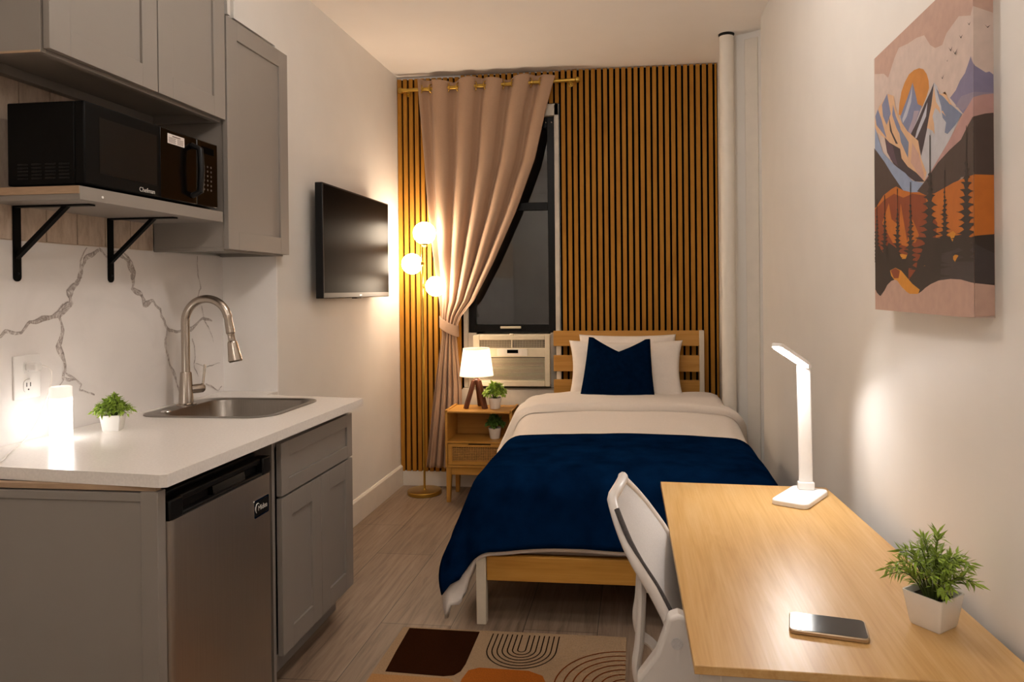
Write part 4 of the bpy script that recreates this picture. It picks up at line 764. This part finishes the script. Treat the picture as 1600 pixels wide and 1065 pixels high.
# plants
def leaf(g, p, d, up, L, w, bend=.2, mi=0):
    d = d.normalized(); s = d.cross(up)
    s = s.normalized() if s.length > 1e-4 else Vector((1, 0, 0)); nrm = s.cross(d).normalized()
    a = p; b = p+d*L*.45; c = p+d*L-nrm*L*bend
    g.add([a, b+s*w*.5+nrm*w*.12, c, b-s*w*.5+nrm*w*.12, b-nrm*w*.1], [(0, 4, 1), (1, 4, 2), (2, 4, 3), (3, 4, 0)], mi)
def sprig_plant(t, c, rx, ry, h, nsp, per, L, w, seed, lm, spread=.9, z0=0.):
    rn = random.Random(seed); gl = G(); gs = G()
    for i in range(nsp):
        a = 2*PI*(i*.382)+rn.uniform(-.3, .3); el = math.sqrt((i+.5)/nsp)
        tip = Vector((math.cos(a)*rx*el*rn.uniform(.85, 1.1), math.sin(a)*ry*el*rn.uniform(.85, 1.1), h*(1-spread*.75*el**1.6)*rn.uniform(.82, 1.04)))
        root = Vector((math.cos(a)*rx*.16*el, math.sin(a)*ry*.16*el, z0))
        ctrl = Vector((root.x+(tip.x-root.x)*.35, root.y+(tip.y-root.y)*.35, tip.z*.72+z0))
        P = [(1-u)**2*root+2*u*(1-u)*ctrl+u*u*tip for u in [k/8 for k in range(9)]]
        gs.tube([c+p for p in P], [.0016*(1-k*.07) for k in range(9)], 5)
        for k in range(per):
            u = .22+.78*(k+rn.random()*.6)/per; u = min(u, 1)
            p = (1-u)**2*root+2*u*(1-u)*ctrl+u*u*tip; q = (2*(1-u)*(ctrl-root)+2*u*(tip-ctrl)).normalized()
            az = rn.uniform(0, 2*PI); n1 = q.cross(Vector((.3, .5, .8))).normalized(); n2 = q.cross(n1)
            dd = (n1*math.cos(az)+n2*math.sin(az))*rn.uniform(.7, 1.)+q*rn.uniform(.35, .9)
            leaf(gl, c+p, dd, Vector((0, 0, 1)), L*rn.uniform(.7, 1.15), w*rn.uniform(.8, 1.2), rn.uniform(-.1, .25))
        leaf(gl, c+tip, P[-1]-P[-2], Vector((0, 1, 0)), L, w)
    obj('stems', gs, 'stem', t, fixn=False); obj('foliage', gl, lm, t, smooth=0, fixn=False)
def square_pot(t, c, top, bot, h, rot, th=.004):
    g = G(); rows = []
    for r, z in ((bot*.92, 0), (bot, .004), (top, h), (top-th, h), (bot-th, h*.5)):
        rows.append([Vector((x, y, z)) for x, y in rrect(-r, r, -r, r, r*.12, 3)])
    g.grid(rows, closed=True); k = len(rows[0]); g.add(rows[0], [tuple(range(k))])
    m = Matrix.Translation(c) @ Matrix.Rotation(rot, 4, 'Z'); g.xf(m); obj('pot', g, 'ceramic', t, smooth=40)
    ri = top-th-(top-bot)*.2
    obj('soil', G().prism(rrect(-ri, ri, -ri, ri, ri*.1, 3), 'z', h*.72, h*.82).xf(m), 'soil', t)
def round_pot(t, c, top, bot, h):
    obj('pot', G().lathe([(bot*.9, 0), (bot, .004), (top, h), (top-.003, h), (bot*.95, h*.6)], c, 28, cap=False).lathe([(bot*.9, .0005), (0, .0005)], c, 28), 'ceramic', t)
    obj('soil', G().lathe([(top*.93, h*.8), (0, h*.84)], c, 24), 'soil', t)
c = Vector((-.105, 2.225, CT))
t = thing('potted_plant', 'small bushy green plant in white square pot on the kitchen counter', 'plant', c, 'small potted plants')
square_pot(t, c, .032, .026, .054, R(20)); sprig_plant(t, c, .062, .060, .118, 40, 18, .021, .0085, 5, 'leaf', .62, .045)
c = Vector((.733, 4.625, NT))
t = thing('potted_plant', 'bright green leafy plant in white pot on the nightstand top', 'plant', c, 'small potted plants')
round_pot(t, c, .043, .034, .072); sprig_plant(t, c, .074, .068, .178, 34, 14, .032, .021, 6, 'leaf', .6, .065)
c = Vector((.733, 4.61, .399))
t = thing('potted_plant', 'dark leafy plant in white pot inside the nightstand cubby', 'plant', c, 'small potted plants')
round_pot(t, c, .043, .033, .072); sprig_plant(t, c, .058, .056, .158, 30, 12, .030, .019, 7, 'leaf_dark', .55, .065)

# air conditioner
t = thing('air_conditioner', 'aged white window air conditioner under the dark sash', 'air conditioner', (.8, D, .7))
ya = 4.80
obj('case', G().box(.556, 1.078, ya+.03, D+.3, .722, 1.070), 'beige_ac', t, bevel=.006)
g = G().box(.548, .592, ya, ya+.03, .716, 1.066).box(1.045, 1.080, ya, ya+.03, .716, 1.066).box(.592, 1.045, ya, ya+.03, 1.034, 1.066).box(.592, 1.045, ya, ya+.03, .716, .756).box(.592, 1.045, ya+.002, ya+.03, .916, .980)
f = obj('front_bezel', g, 'beige_ac', t, bevel=.004)
obj('dark_recess', G().box(.592, 1.045, ya+.024, ya+.029, .756, 1.034), 'ac_dark', t)
g = G()
for k in range(16): g.box(.592, 1.045, ya+.006, ya+.024, .7595+k*.0097, .7595+k*.0097+.0042)
obj('louvers', g, 'beige_ac', t)
g = G().box(.812, .820, ya+.002, ya+.02, .980, 1.034)
x = .60
while x < 1.04: g.box(x, x+.003, ya+.012, ya+.02, .982, 1.032); x += .011
for k in range(4): g.box(.592, 1.045, ya+.012, ya+.016, .988+k*.012, .990+k*.012)
obj('vent_grille', g, 'beige_ac', t)
cpn = obj('control_strip', G().box(.715, .925, ya-.003, ya+.004, .924, .974), 'white_trim', t, bevel=.002)
obj('display', G().box(.785, .862, ya-.0036, ya-.002, .944, .968), 'screen', cpn)
obj('top_latch', G().box(.80, .83, ya+.004, ya+.03, 1.066, 1.078), 'beige_ac', t, bevel=.003)
obj('side_curtain', G().box(.497, .556, D-.01, D+.01, .70, 1.08), 'grimy_trim', t)
sd = obj('side_curtain', G().box(1.078, 1.116, D-.01, D+.01, .70, 1.08), 'grimy_trim', t)
g = G()
for k in range(6):
    g.box(1.081+k*.0058, 1.0835+k*.0058, D-.016, D-.01, .70, 1.08)
obj('accordion_ribs', g, 'grimy_trim', sd)
# ------------------------------------------------------------------ bed
t = thing('slatted_bed', 'oak and cream metal bed frame with slatted headboard', 'bed', (1.57, 3.8, 0))
for z0, z1 in ((.995, 1.097), (.824, .932), (.660, .768)):
    obj('headboard_plank', G().box(1.108, 2.080, 4.775, 4.795, z0, z1), 'oak_x', t, bevel=.002)
obj('headboard_post', G().box(2.078, 2.110, 4.765, 4.805, 0, 1.098), 'cream_mt', t, bevel=.003)
obj('headboard_post', G().box(1.125, 1.157, 4.796, 4.826, 0, 1.09), 'cream_mt', t, bevel=.003)
obj('foot_rail', G().box(1.043, 2.085, 2.876, 2.897, .181, .282), 'oak_x', t, bevel=.002)
obj('leg', G().box(1.000, 1.041, 2.868, 2.908, 0, .285), 'cream_mt', t, bevel=.003)
obj('leg', G().box(2.085, 2.126, 2.868, 2.908, 0, .285), 'cream_mt', t, bevel=.003)
obj('side_rail', G().hexa([(1.01, 2.90, .181), (1.03, 2.90, .181), (1.157, 4.78, .181), (1.137, 4.78, .181)], [(1.01, 2.90, .282), (1.03, 2.90, .282), (1.157, 4.78, .282), (1.137, 4.78, .282)]), 'oak', t)
obj('side_rail', G().box(2.095, 2.115, 2.90, 4.78, .181, .282), 'oak', t)
g = G()
for k in range(11): g.box(1.13, 2.095, 3.0+k*.165, 3.08+k*.165, .225, .245)
obj('mattress_slats', g, 'oak_x', t)
tag(obj('mattress', G().prism(rrect(1.125, 2.085, 2.985, 4.755, .05), 'z', .246, .545), 'fabric_white', bevel=.03, seg=3), 'white mattress hidden under the bedding on the oak bed', 'mattress')
XW = lambda y: xr(y)-.012-(xr(y)-.012-2.17)*sm(4.10, 4.27, y)
def ltop(y): return .592+.085*sm(3.75, 4.40, y)
def drape(x0, x1, yf, s0, s1, y_back, foot, off, tilt_s, tilt_f, r, seed, wr, ds=.022, corner=0.):
    rows = []
    nS = int((s0+s1+x1-x0)/ds); nT = int((y_back-yf+foot)/ds)
    for j in range(nT+1):
        tt = y_back-(y_back-yf+foot)*j/nT
        row = []
        for i in range(nS+1):
            s = x0-s0+(s0+s1+x1-x0)*i/nS
            ex = max(0, x0-s, s-x1); sx = -1 if s < x0 else 1
            ey = max(0, yf-tt)
            E = math.hypot(ex, ey)
            px = min(max(s, x0), x1); py = max(tt, yf)
            cxw = (px-(x0+x1)/2)/((x1-x0)/2)
            z = ltop(py)+off+.016*(1-cxw*cxw)
            if E > 0:
                ca, sa = ex/E, ey/E
                tl = tilt_s*ca*ca+tilt_f*sa*sa
                amax = PI/2-tl
                if E < r*amax: a = E/r; out = r*math.sin(a); dn = r*(1-math.cos(a))
                else:
                    rem = E-r*amax; out = r*math.sin(amax)+rem*math.sin(tl); dn = r*(1-math.cos(amax))+rem*math.cos(tl)
                dn += corner*sm(.18, .40, ex)*sm(.14, .34, ey)*(1+.25*math.sin(ex*60))
                fold = wr*1.6*sm(.10, .42, E)*math.sin((s if ey > ex else tt)*11+seed)
                out += fold+.012*nz(s*3, tt*3, seed)*sm(.1, .4, E)
                px += sx*ca*out; py -= sa*out; z -= dn
            z += wr*(.55*nz(s*2.2, tt*3.2, seed)+.30*nz(s*7, tt*9, seed+4))
            px = min(px, XW(py)-.012+off); px = max(px, .60+.34*sm(4.20, 4.44, py))
            row.append(Vector((px, py, z)))
        rows.append(row)
    return rows
t = thing('duvet', 'white duvet covering the bed beneath the navy blanket', 'duvet', (1.6, 3.7, .6))
o = obj('duvet_cover', G().grid(drape(1.07, 2.14, 3.03, .425, .40, 4.50, .374, 0., R(26), R(11), .12, 3., .010, corner=.085)), 'fabric_white', t, smooth=180, fixn=False)
m_ = o.modifiers.new('solid', 'SOLIDIFY'); m_.thickness = .02; m_.offset = 1
# turned-back head end with a rounded lip
rows = drape(1.07, 2.14, 2.0, .36, .30, 4.56, 2.56-4.16+.0, .0, R(26), R(11), .125, 3., .010) if False else None
def fold_rows():
    R0 = drape(1.07, 2.14, 3.03, .40, .36, 4.56, -1.13, .0, R(26), R(11), .12, 3., .010)
    return R0
rw = fold_rows()
prof = [(-1, 0.0)]
rows = []
nT = len(rw)-1
for j, row in enumerate(rw):
    f = 1-j/nT           # 1 at the head, 0 at the lip
    rows.append([v.copy() for v in row])
top = []; 
lip = rows[-1]
for j, row in enumerate(rows):
    d_ = row[0].y-lip[0].y
    th = .044*math.sqrt(max(0, 1-(max(0, .03-d_)/.03)**2))
    R_ = []
    for i, v in enumerate(row):
        u = i/(len(row)-1); nv = Vector((0, 0, 1))
        if v.x < 1.07: nv = Vector((-.75, 0, .66))
        elif v.x > 2.14: nv = Vector((.75, 0, .66))
        w = v+nv*th*(.85+.3*nz(v.x*4, v.y*5, 9)); w.y += .03*nz(v.x*2.0, 1.5)-.04*((u-.5)*2)**2
        w.x = min(w.x, XW(w.y)-.002)
        R_.append(w)
    top.append(R_)
under = [[v+Vector((0, top[-1][i].y-lip[i].y, .001)) for i, v in enumerate(lip)]]
o = obj('turned_back_edge', G().grid(top+under), 'fabric_white', t, smooth=180, fixn=False)
# blanket
o = obj('blanket', G().grid(drape(1.07, 2.14, 3.03, .44, .40, 3.69, .372, .014, R(26), R(12), .12, 3., .010)), 'navy', smooth=180, fixn=False)
m_ = o.modifiers.new('solid', 'SOLIDIFY'); m_.thickness = .008; m_.offset = -1
tag(o, 'navy blue fleece blanket draped over the foot of the bed', 'blanket')

# pillows
def pillow(w, h, th, seed, notch=0., pinch=.035, p=2.4, taper=0.):
    n = 36; rows = []; back = []
    for j in range(n+1):
        v = -1+2*j/n; ra, rb = [], []
        for i in range(n+1):
            u = -1+2*i/n
            ed = (1-abs(u)**p)*(1-abs(v)**p)
            d_ = th*.5*max(ed, 0)**.55
            k = 1-pinch*(1-v*v)*abs(u)**3; kv = 1-pinch*(1-u*u)*abs(v)**3
            x = u*w/2*k*(1-taper*v); y = v*h/2*kv
            if v > 0: y -= notch*max(0, 1-abs(u)/.85)**.9*v**1.2
            wv = .014*nz(u*1.7, v*1.7, seed)+.008*nz(u*6, v*6, seed)
            ra.append(Vector((x, -(d_+wv*ed**.3 if ed > 0 else 0), y))); rb.append(Vector((x, d_*.9, y)))
        rows.append(ra); back.append(rb)
    return G().grid(rows).grid([r[::-1] for r in back])
def put(g, loc, lean, yaw=0., roll=0.):
    return g.xf(Matrix.Translation(loc) @ Matrix.Rotation(yaw, 4, 'Z') @ Matrix.Rotation(roll, 4, 'Y') @ Matrix.Rotation(-lean, 4, 'X'))
def pil(name, g, m, label, cat, grp=None, weld=True):
    o = obj(name, g, m, smooth=180)
    bm = bmesh.new(); bm.from_mesh(o.data); bmesh.ops.remove_doubles(bm, verts=bm.verts, dist=.0008); bmesh.ops.recalc_face_normals(bm, faces=bm.faces); bm.to_mesh(o.data); bm.free()
    return tag(o, label, cat, grp)
pil('bed_pillow', put(pillow(.64, .42, .13, 1, pinch=.06), (1.605, 4.690, .873), R(16)), 'fabric_white', 'white pillow at the back resting against the headboard', 'pillow', 'white bed pillows')
pil('bed_pillow', put(pillow(.735, .40, .14, 2, pinch=.08), (1.595, 4.575, .855), R(20)), 'fabric_white', 'white pillow between the back pillow and navy cushion', 'pillow', 'white bed pillows')
pil('throw_pillow', put(pillow(.43, .42, .15, 3, notch=.085, pinch=.03, taper=.10), (1.552, 4.44, .870), R(20), roll=R(2.)), 'navy2', 'dark navy square cushion with a dented top in front of white pillows', 'cushion')

# ------------------------------------------------------------------ desk and things on it
DZ = .74
t = thing('desk', 'oak-topped desk with white metal legs along the right wall', 'desk', (2.0, 1.8, 0))
dk = [(1.741, 2.374), (1.759, 1.222), (2.318, 1.205), (2.262, 2.346)]
obj('desk_top', G().prism(dk, 'z', DZ-.016, DZ), 'desk', t, bevel=.0015)
M['edge_band'] = mat('desk_edge_band', '#A87B34', .5, var=.08, stretch=(3, 3, 30))
def bar(a, b, w=.035):
    return G().box(min(a[0], b[0])-w/2, max(a[0], b[0])+w/2, min(a[1], b[1])-w/2, max(a[1], b[1])+w/2, a[2], b[2])
for x, y in ((1.790, 1.262), (2.275, 1.25), (1.785, 2.33), (2.232, 2.31)): obj('leg', bar((x, y, 0), (x, y, DZ-.0165)), 'white_mt', t, bevel=.002)
obj('rail', G().box(1.80, 2.27, 1.247, 1.272, DZ-.062, DZ-.0165).box(1.80, 2.225, 2.31, 2.335, DZ-.062, DZ-.0165).hexa([(2.26, 1.26, DZ-.062), (2.285, 1.26, DZ-.062), (2.242, 2.32, DZ-.062), (2.217, 2.32, DZ-.062)], [(2.26, 1.26, DZ-.0165), (2.285, 1.26, DZ-.0165), (2.242, 2.32, DZ-.0165), (2.217, 2.32, DZ-.0165)]), 'white_mt', t, bevel=.001)
# desk lamp
t = thing('desk_lamp', 'white folding LED desk lamp lit at the far end of the desk', 'lamp', (2.15, 2.23, DZ))
bp_ = [(2.053, 2.150), (2.146, 2.098), (2.250, 2.262), (2.157, 2.315)]
def roundpoly(P, r, n=5):
    o = []
    for i, p in enumerate(P):
        p = Vector(p); a = (Vector(P[i-1])-p).normalized(); b = (Vector(P[(i+1) % len(P)])-p).normalized()
        s, e = p+a*r, p+b*r
        for k in range(n+1):
            u = k/n; o.append(tuple((1-u)**2*s+2*u*(1-u)*p+u*u*e))
    return o
obj('lamp_base', G().prism(roundpoly(bp_, .022), 'z', DZ, DZ+.016), 'white_pl', t, bevel=.003)
ax_, ay_ = 2.181, 2.262
yw_ = math.atan2(.164, .104)          # the lamp faces along the base
Mz = Matrix.Translation((ax_, ay_, DZ)) @ Matrix.Rotation(R(0), 4, 'Z')
obj('hinge', G().box(-.024, .024, -.011, .011, .016, .040).xf(Mz), 'white_pl', t, bevel=.003)
obj('arm', G().prism(rrect(-.0205, .0205, -.008, .008, .006, 3), 'z', .036, .395).xf(Mz @ Matrix.Rotation(R(-.6), 4, 'Y')), 'white_pl', t)
hx0 = Vector((ax_-.002, ay_-.002, DZ+.400)); hx1 = Vector((2.082, 2.166, DZ+.462))
dv = (hx1-hx0); Lh = dv.length; d1 = dv.normalized(); s1 = Vector((0, 0, 1)).cross(d1).normalized(); u1 = d1.cross(s1)
mh = Matrix((( d1.x, s1.x, u1.x, hx0.x), (d1.y, s1.y, u1.y, hx0.y), (d1.z, s1.z, u1.z, hx0.z), (0, 0, 0, 1)))
hd = obj('lamp_head', G().prism(rrect(-.004, Lh+.012, -.0205, .0205, .012), 'z', -.002, .009).xf(mh), 'white_pl', t, bevel=.002)
obj('light_strip', G().prism(rrect(.012, Lh+.006, -.016, .016, .010), 'z', -.0045, -.002).xf(mh), 'led', hd)
obj('head_hinge', G().tube([hx0-s1*.02-u1*.004, hx0+s1*.02-u1*.004], .008, 14), 'white_pl', t)
# plant on desk
c = Vector((2.218, 1.412, DZ))
t = thing('potted_plant', 'largest green sprig plant in white square pot on the desk', 'plant', c, 'small potted plants')
square_pot(t, c, .039, .030, .064, R(38), .003); sprig_plant(t, c, .086, .082, .180, 30, 30, .024, .0050, 11, 'leaf', .68, .045)
# phone
t = thing('smartphone', 'dark screened smartphone lying face up on the desk', 'phone', (2.01, 1.37, DZ))
ph = [(1.957, 1.424), (2.090, 1.398), (2.077, 1.322), (1.941, 1.350)]
obj('phone_body', G().prism(roundpoly(ph, .011), 'z', DZ+.0002, DZ+.009), mat('champagne_metal', '#B7A48C', .3, .8), t, bevel=.002)
cen = Vector((sum(p[0] for p in ph)/4, sum(p[1] for p in ph)/4))
obj('phone_screen', G().prism(roundpoly([tuple(cen+(Vector(p)-cen)*.955) for p in ph], .010), 'z', DZ+.009, DZ+.0094), mat('phone_glass', '#15161A', .12, spec=.9), t)
# office chair
t = thing('office_chair', 'white mesh-back office chair tucked against the desk', 'chair', (1.98, 1.7, 0))
PR = [(.955, 1.672), (.930, 1.628), (.905, 1.606), (.870, 1.622), (.835, 1.640), (.795, 1.664), (.750, 1.694), (.705, 1.718), (.660, 1.736), (.615, 1.748), (.56, 1.756), (.50, 1.752)]
def px_(z): return interp(PR, z)
ycb, hw = 1.70, .205
yaw_c = 0.0
def bpt(u, z, dx=0.):     # u -1 near .. 1 far; seat side hollows
    zt = z
    return Vector((px_(zt)-.010*(1-u*u)+dx+.018*(u+1), ycb+hw*u*(1-.30*sm(.80, .95, zt)), zt))
rim = []
for k in range(0, 81):
    a = 2*PI*k/80
    cu, cz_ = math.cos(a), math.sin(a)
    u = math.copysign(abs(cu)**.72, cu); z = .700+.222*math.copysign(abs(cz_)**.82, cz_)
    rim.append(bpt(u, z))
g = G().tube(rim, .0105, 10, cap=False, flat=(1.0, 1.25))
bf = obj('back_frame', g, 'chair_white', t, smooth=60)
rows = []
for j in range(25):
    z = .482+.436*j/24; f = (z-.700)/.222; wd = max(0, 1-min(1, abs(f))**2.44)**.36
    rows.append([bpt(-wd*.97+2*wd*.97*i/16, z, .004) for i in range(17)])
obj('back_mesh', G().grid(rows), 'mesh_gray', t, smooth=180, fixn=False)
obj('edge_trim', G().tube([bpt(-.93, .50+.4*j/20, .012) for j in range(21)], .006, 8), 'dark_mesh', bf)
for s in (-1, 1):
    y_ = ycb+s*.12
    P = smoothpath([(1.672, y_, .755), (1.672, y_, .69), (1.667, y_, .60), (1.660, y_, .545), (1.670, y_, .50), (1.70, y_, .475), (1.745, y_*.7+ycb*.3, .44), (1.84, ycb+s*.03, .45)])
    obj('spine_loop', G().tube(P, .0155, 10, flat=(1.25, .7)), 'chair_white', t, smooth=60)
for s in (-1, 1):
    y_ = ycb+s*.235
    P = [(1.725, .715), (1.745, .722), (1.775, .712), (1.83, .695), (1.99, .685), (2.02, .67), (1.99, .655), (1.86, .65), (1.845, .60), (1.86, .43), (1.80, .43), (1.755, .50), (1.70, .56), (1.665, .565), (1.66, .585), (1.70, .64), (1.718, .69)]
    arm = obj('armrest', G().prism(P, 'y', y_-.02, y_+.02), 'chair_white', t, bevel=.008, seg=3)
    obj('pivot_cap', G().lathe([(.012, -.0225), (.012, .0225)], (1.742, y_, .665), 16, mtx=Matrix.Rotation(R(90), 4, 'X')), 'mesh_gray', arm)
rows = []
for j in range(13):
    a = -1+2*j/12; rows.append([Vector((1.79+.44*(i/12), ycb+.235*a*(1-.12*(i/12)**2), .475-.02*(1-a*a)+.01*math.sin(i/12*PI)-(.03 if i == 12 else 0))) for i in range(13)])
o = obj('seat', G().grid(rows), 'mesh_gray', t, smooth=180); m_ = o.modifiers.new('solid', 'SOLIDIFY'); m_.thickness = .05; m_.offset = -1
obj('gas_lift', G().lathe([(.025, .10), (.025, .25), (.015, .25), (.015, .40), (.06, .405), (.06, .42)], (1.98, ycb, 0), 20), 'chair_white', t)
for k in range(5):
    a = R(72*k+20); dx, dy = math.cos(a), math.sin(a); e = Vector((1.98+dx*.28, ycb+dy*.28, .075))
    lg = obj('base_leg', G().tube([(1.98+dx*.02, ycb+dy*.02, .11), (1.98+dx*.15, ycb+dy*.15, .10), e], [.024, .02, .014], 10), 'chair_white', t)
    obj('caster', G().lathe([(.012, -.02), (.0275, -.016), (.0275, .016), (.012, .02)], (e.x, e.y, .0277), 16, mtx=Matrix.Rotation(a, 4, 'Z') @ Matrix.Rotation(R(90), 4, 'X')).tube([(e.x, e.y, .03), (e.x, e.y, .08)], .006, 8), 'rubber', lg)

# ------------------------------------------------------------------ painting
AX = 2.298
Y0_, Z0_, W_, H_ = 1.970, 1.318, .555, .662
def clip(P, k, lim, keep_less):
    o = []
    for i in range(len(P)):
        a, b = P[i-1], P[i]; ia = (a[k] <= lim) if keep_less else (a[k] >= lim); ib = (b[k] <= lim) if keep_less else (b[k] >= lim)
        if ia != ib:
            f = (lim-a[k])/(b[k]-a[k]); q = [a[0]+(b[0]-a[0])*f, a[1]+(b[1]-a[1])*f]; q[k] = lim; o.append(tuple(q))
        if ib: o.append(b)
    return o
t = thing('wall_art', 'canvas print of mountains, orange sun and dark pines on right wall', 'picture', (2.32, 1.69, 1.318))
xw = xr(1.69)
obj('canvas', G().add([(AX, Y0_-W_, Z0_), (AX, Y0_, Z0_), (xr(Y0_), Y0_, Z0_), (xr(1.415), Y0_-W_, Z0_), (AX, Y0_-W_, Z0_+H_), (AX, Y0_, Z0_+H_), (xr(Y0_), Y0_, Z0_+H_), (xr(1.415), Y0_-W_, Z0_+H_)],
    [(3, 2, 1, 0), (4, 5, 6, 7), (0, 1, 5, 4), (1, 2, 6, 5), (2, 3, 7, 6), (3, 0, 4, 7)]), 'art_paper', t, smooth=0)
g = G(); keys = list(ART_COL); mats = ['art_'+k for k in keys]
for li, (col, P) in enumerate(ART):
    dd = .0002+.00004*li
    P = clip(clip(P, 1, 0, False), 1, 1, True)
    Fp = clip(clip(P, 0, 0, False), 0, 1, True) if P else []
    Sp = clip(clip(P, 0, 1, False), 0, 1.076, True) if P else []
    mi = keys.index(col)
    if len(Fp) > 2: g.poly([(AX-dd, Y0_-u*W_, Z0_+v*H_) for u, v in Fp], mi)
    if len(Sp) > 2: g.poly([(AX-dd+(u-1)/.076*(xr(1.415)-AX), Y0_-W_-dd, Z0_+v*H_) for u, v in Sp], mi)
obj('print', g, mats, t, smooth=0, fixn=False)

# ------------------------------------------------------------------ rug
rx0, rx1, ry1, ry0 = .712, 1.617, 2.800, 1.30
g = G().prism(rrect(rx0, rx1, ry0, ry1, .01, 2), 'z', .0, .010)
def pat(P, mi, z=.0104): g.poly([(max(rx0+.001, min(rx1-.001, x)), max(ry0+.001, min(ry1-.001, y)), z) for x, y in P], mi)
def cap2(cx, y0, r, y1): return [(cx-r, y1), (cx-r, y0)]+[(cx-r*math.cos(R(a)), y0-r*math.sin(R(a))) for a in range(10, 171, 10)]+[(cx+r, y0), (cx+r, y1)]
pat([(.740, 2.792), (1.032, 2.787), (1.034, 2.54), (1.028, 2.49), (1.010, 2.462), (.975, 2.452), (.757, 2.463), (.748, 2.60)], 1)
pat([(.715, 2.445), (1.0, 2.44), (1.03, 2.415), (1.04, 2.38), (1.04, 2.16), (.715, 2.16)], 3)
pat([(1.048, 2.15), (1.044, 2.44), (1.054, 2.50), (1.09, 2.522), (1.27, 2.518), (1.325, 2.49), (1.348, 2.43), (1.348, 2.15)], 2, .0106)
for k in range(7):
    r = .132-.0195*k
    P = cap2(1.222, 2.660-.0*k, r, 2.776)
    Li = P; 
    for a, b in zip(P, P[1:]):
        dx, dy = b[0]-a[0], b[1]-a[1]; L_ = math.hypot(dx, dy); nx, ny = -dy/L_*.0024, dx/L_*.0024
        g.add([(a[0]+nx, a[1]+ny, .0112), (b[0]+nx, b[1]+ny, .0112), (b[0]-nx, b[1]-ny, .0112), (a[0]-nx, a[1]-ny, .0112)], [(0, 1, 2, 3)], 4)
for k in range(8):
    r = .245-.032*k
    if r < .02: continue
    P = [(1.616-r*math.sin(R(a)), 2.44+r*math.cos(R(a))) for a in range(0, 181, 6)]
    for a, b in zip(P, P[1:]):
        dx, dy = b[0]-a[0], b[1]-a[1]; L_ = math.hypot(dx, dy); nx, ny = -dy/L_*.0027, dx/L_*.0027
        g.add([(a[0]+nx, a[1]+ny, .0112), (b[0]+nx, b[1]+ny, .0112), (b[0]-nx, b[1]-ny, .0112), (a[0]-nx, a[1]-ny, .0112)], [(0, 1, 2, 3)], 5)
pat([(.74, 2.13), (1.30, 2.13), (1.33, 2.05), (1.30, 1.9), (.74, 1.9)], 1)
pat([(1.0, 1.85), (1.55, 1.85), (1.55, 1.55), (1.0, 1.55)], 3)
tag(obj('rug', g, ['rug_base', 'rug_brown', 'rug_orange', 'rug_tan', 'rug_line', 'rug_rust'], smooth=0, fixn=False), 'beige rug with brown, orange and line-arch shapes on the floor', 'rug')

# ------------------------------------------------------------------ added globes out of view, supplying ambient light
for cl, lab in (((1.30, 2.20), 'added unseen fill globe on a short stem above the middle of the room'), ((1.30, -.45), 'added unseen fill globe on a short stem above the entry')):
    t = thing('fill_globe', lab, 'fill light', (*cl, H), 'added fill globes')
    obj('fill_stem', G().lathe([(.07, H), (.07, H-.012), (.055, H-.02), (.012, H-.022), (.012, H-.11), (.05, H-.115), (.05, H-.135)], (*cl, 0), 32, cap=False), 'white_mt', t)
    obj('fill_orb', G().sphere((*cl, H-.245), .125 if cl[1] > 0 else .128, 32), 'fill_glow', t)

# ------------------------------------------------------------------ world, camera
w = bpy.data.worlds.new('night'); bpy.context.scene.world = w; w.use_nodes = True
w.node_tree.nodes['Background'].inputs[0].default_value = (.02, .018, .018, 1); w.node_tree.nodes['Background'].inputs[1].default_value = .4
for o in bpy.data.objects:
    if '_o' in o: del o['_o']
cam = bpy.data.objects.new('camera', bpy.data.cameras.new('camera')); C.objects.link(cam)
yaw, pit, rol = .1168, .0039, -.0098
F = Vector((-math.sin(yaw)*math.cos(pit), math.cos(yaw)*math.cos(pit), -math.sin(pit)))
Rv = Vector((math.cos(yaw), math.sin(yaw), 0)); U = Rv.cross(F)
R2 = Rv*math.cos(rol)+U*math.sin(rol); U2 = -Rv*math.sin(rol)+U*math.cos(rol)
cam.matrix_world = Matrix(((R2.x, U2.x, -F.x, 1.66656), (R2.y, U2.y, -F.y, 0), (R2.z, U2.z, -F.z, 1.38), (0, 0, 0, 1)))
cd = cam.data; cd.sensor_width = 36; cd.sensor_fit = 'HORIZONTAL'; cd.lens = 1109.96*36/1600
cd.shift_x = -(863.56-800)/1600; cd.shift_y = (455.83-532.5)/1600; cd.clip_start = .02
sc = bpy.context.scene; sc.camera = cam
sc.view_settings.view_transform = 'Standard'; sc.view_settings.look = 'None'; sc.view_settings.gamma = 1; sc.view_settings.use_curve_mapping = False
sc.view_settings.exposure = EXPO
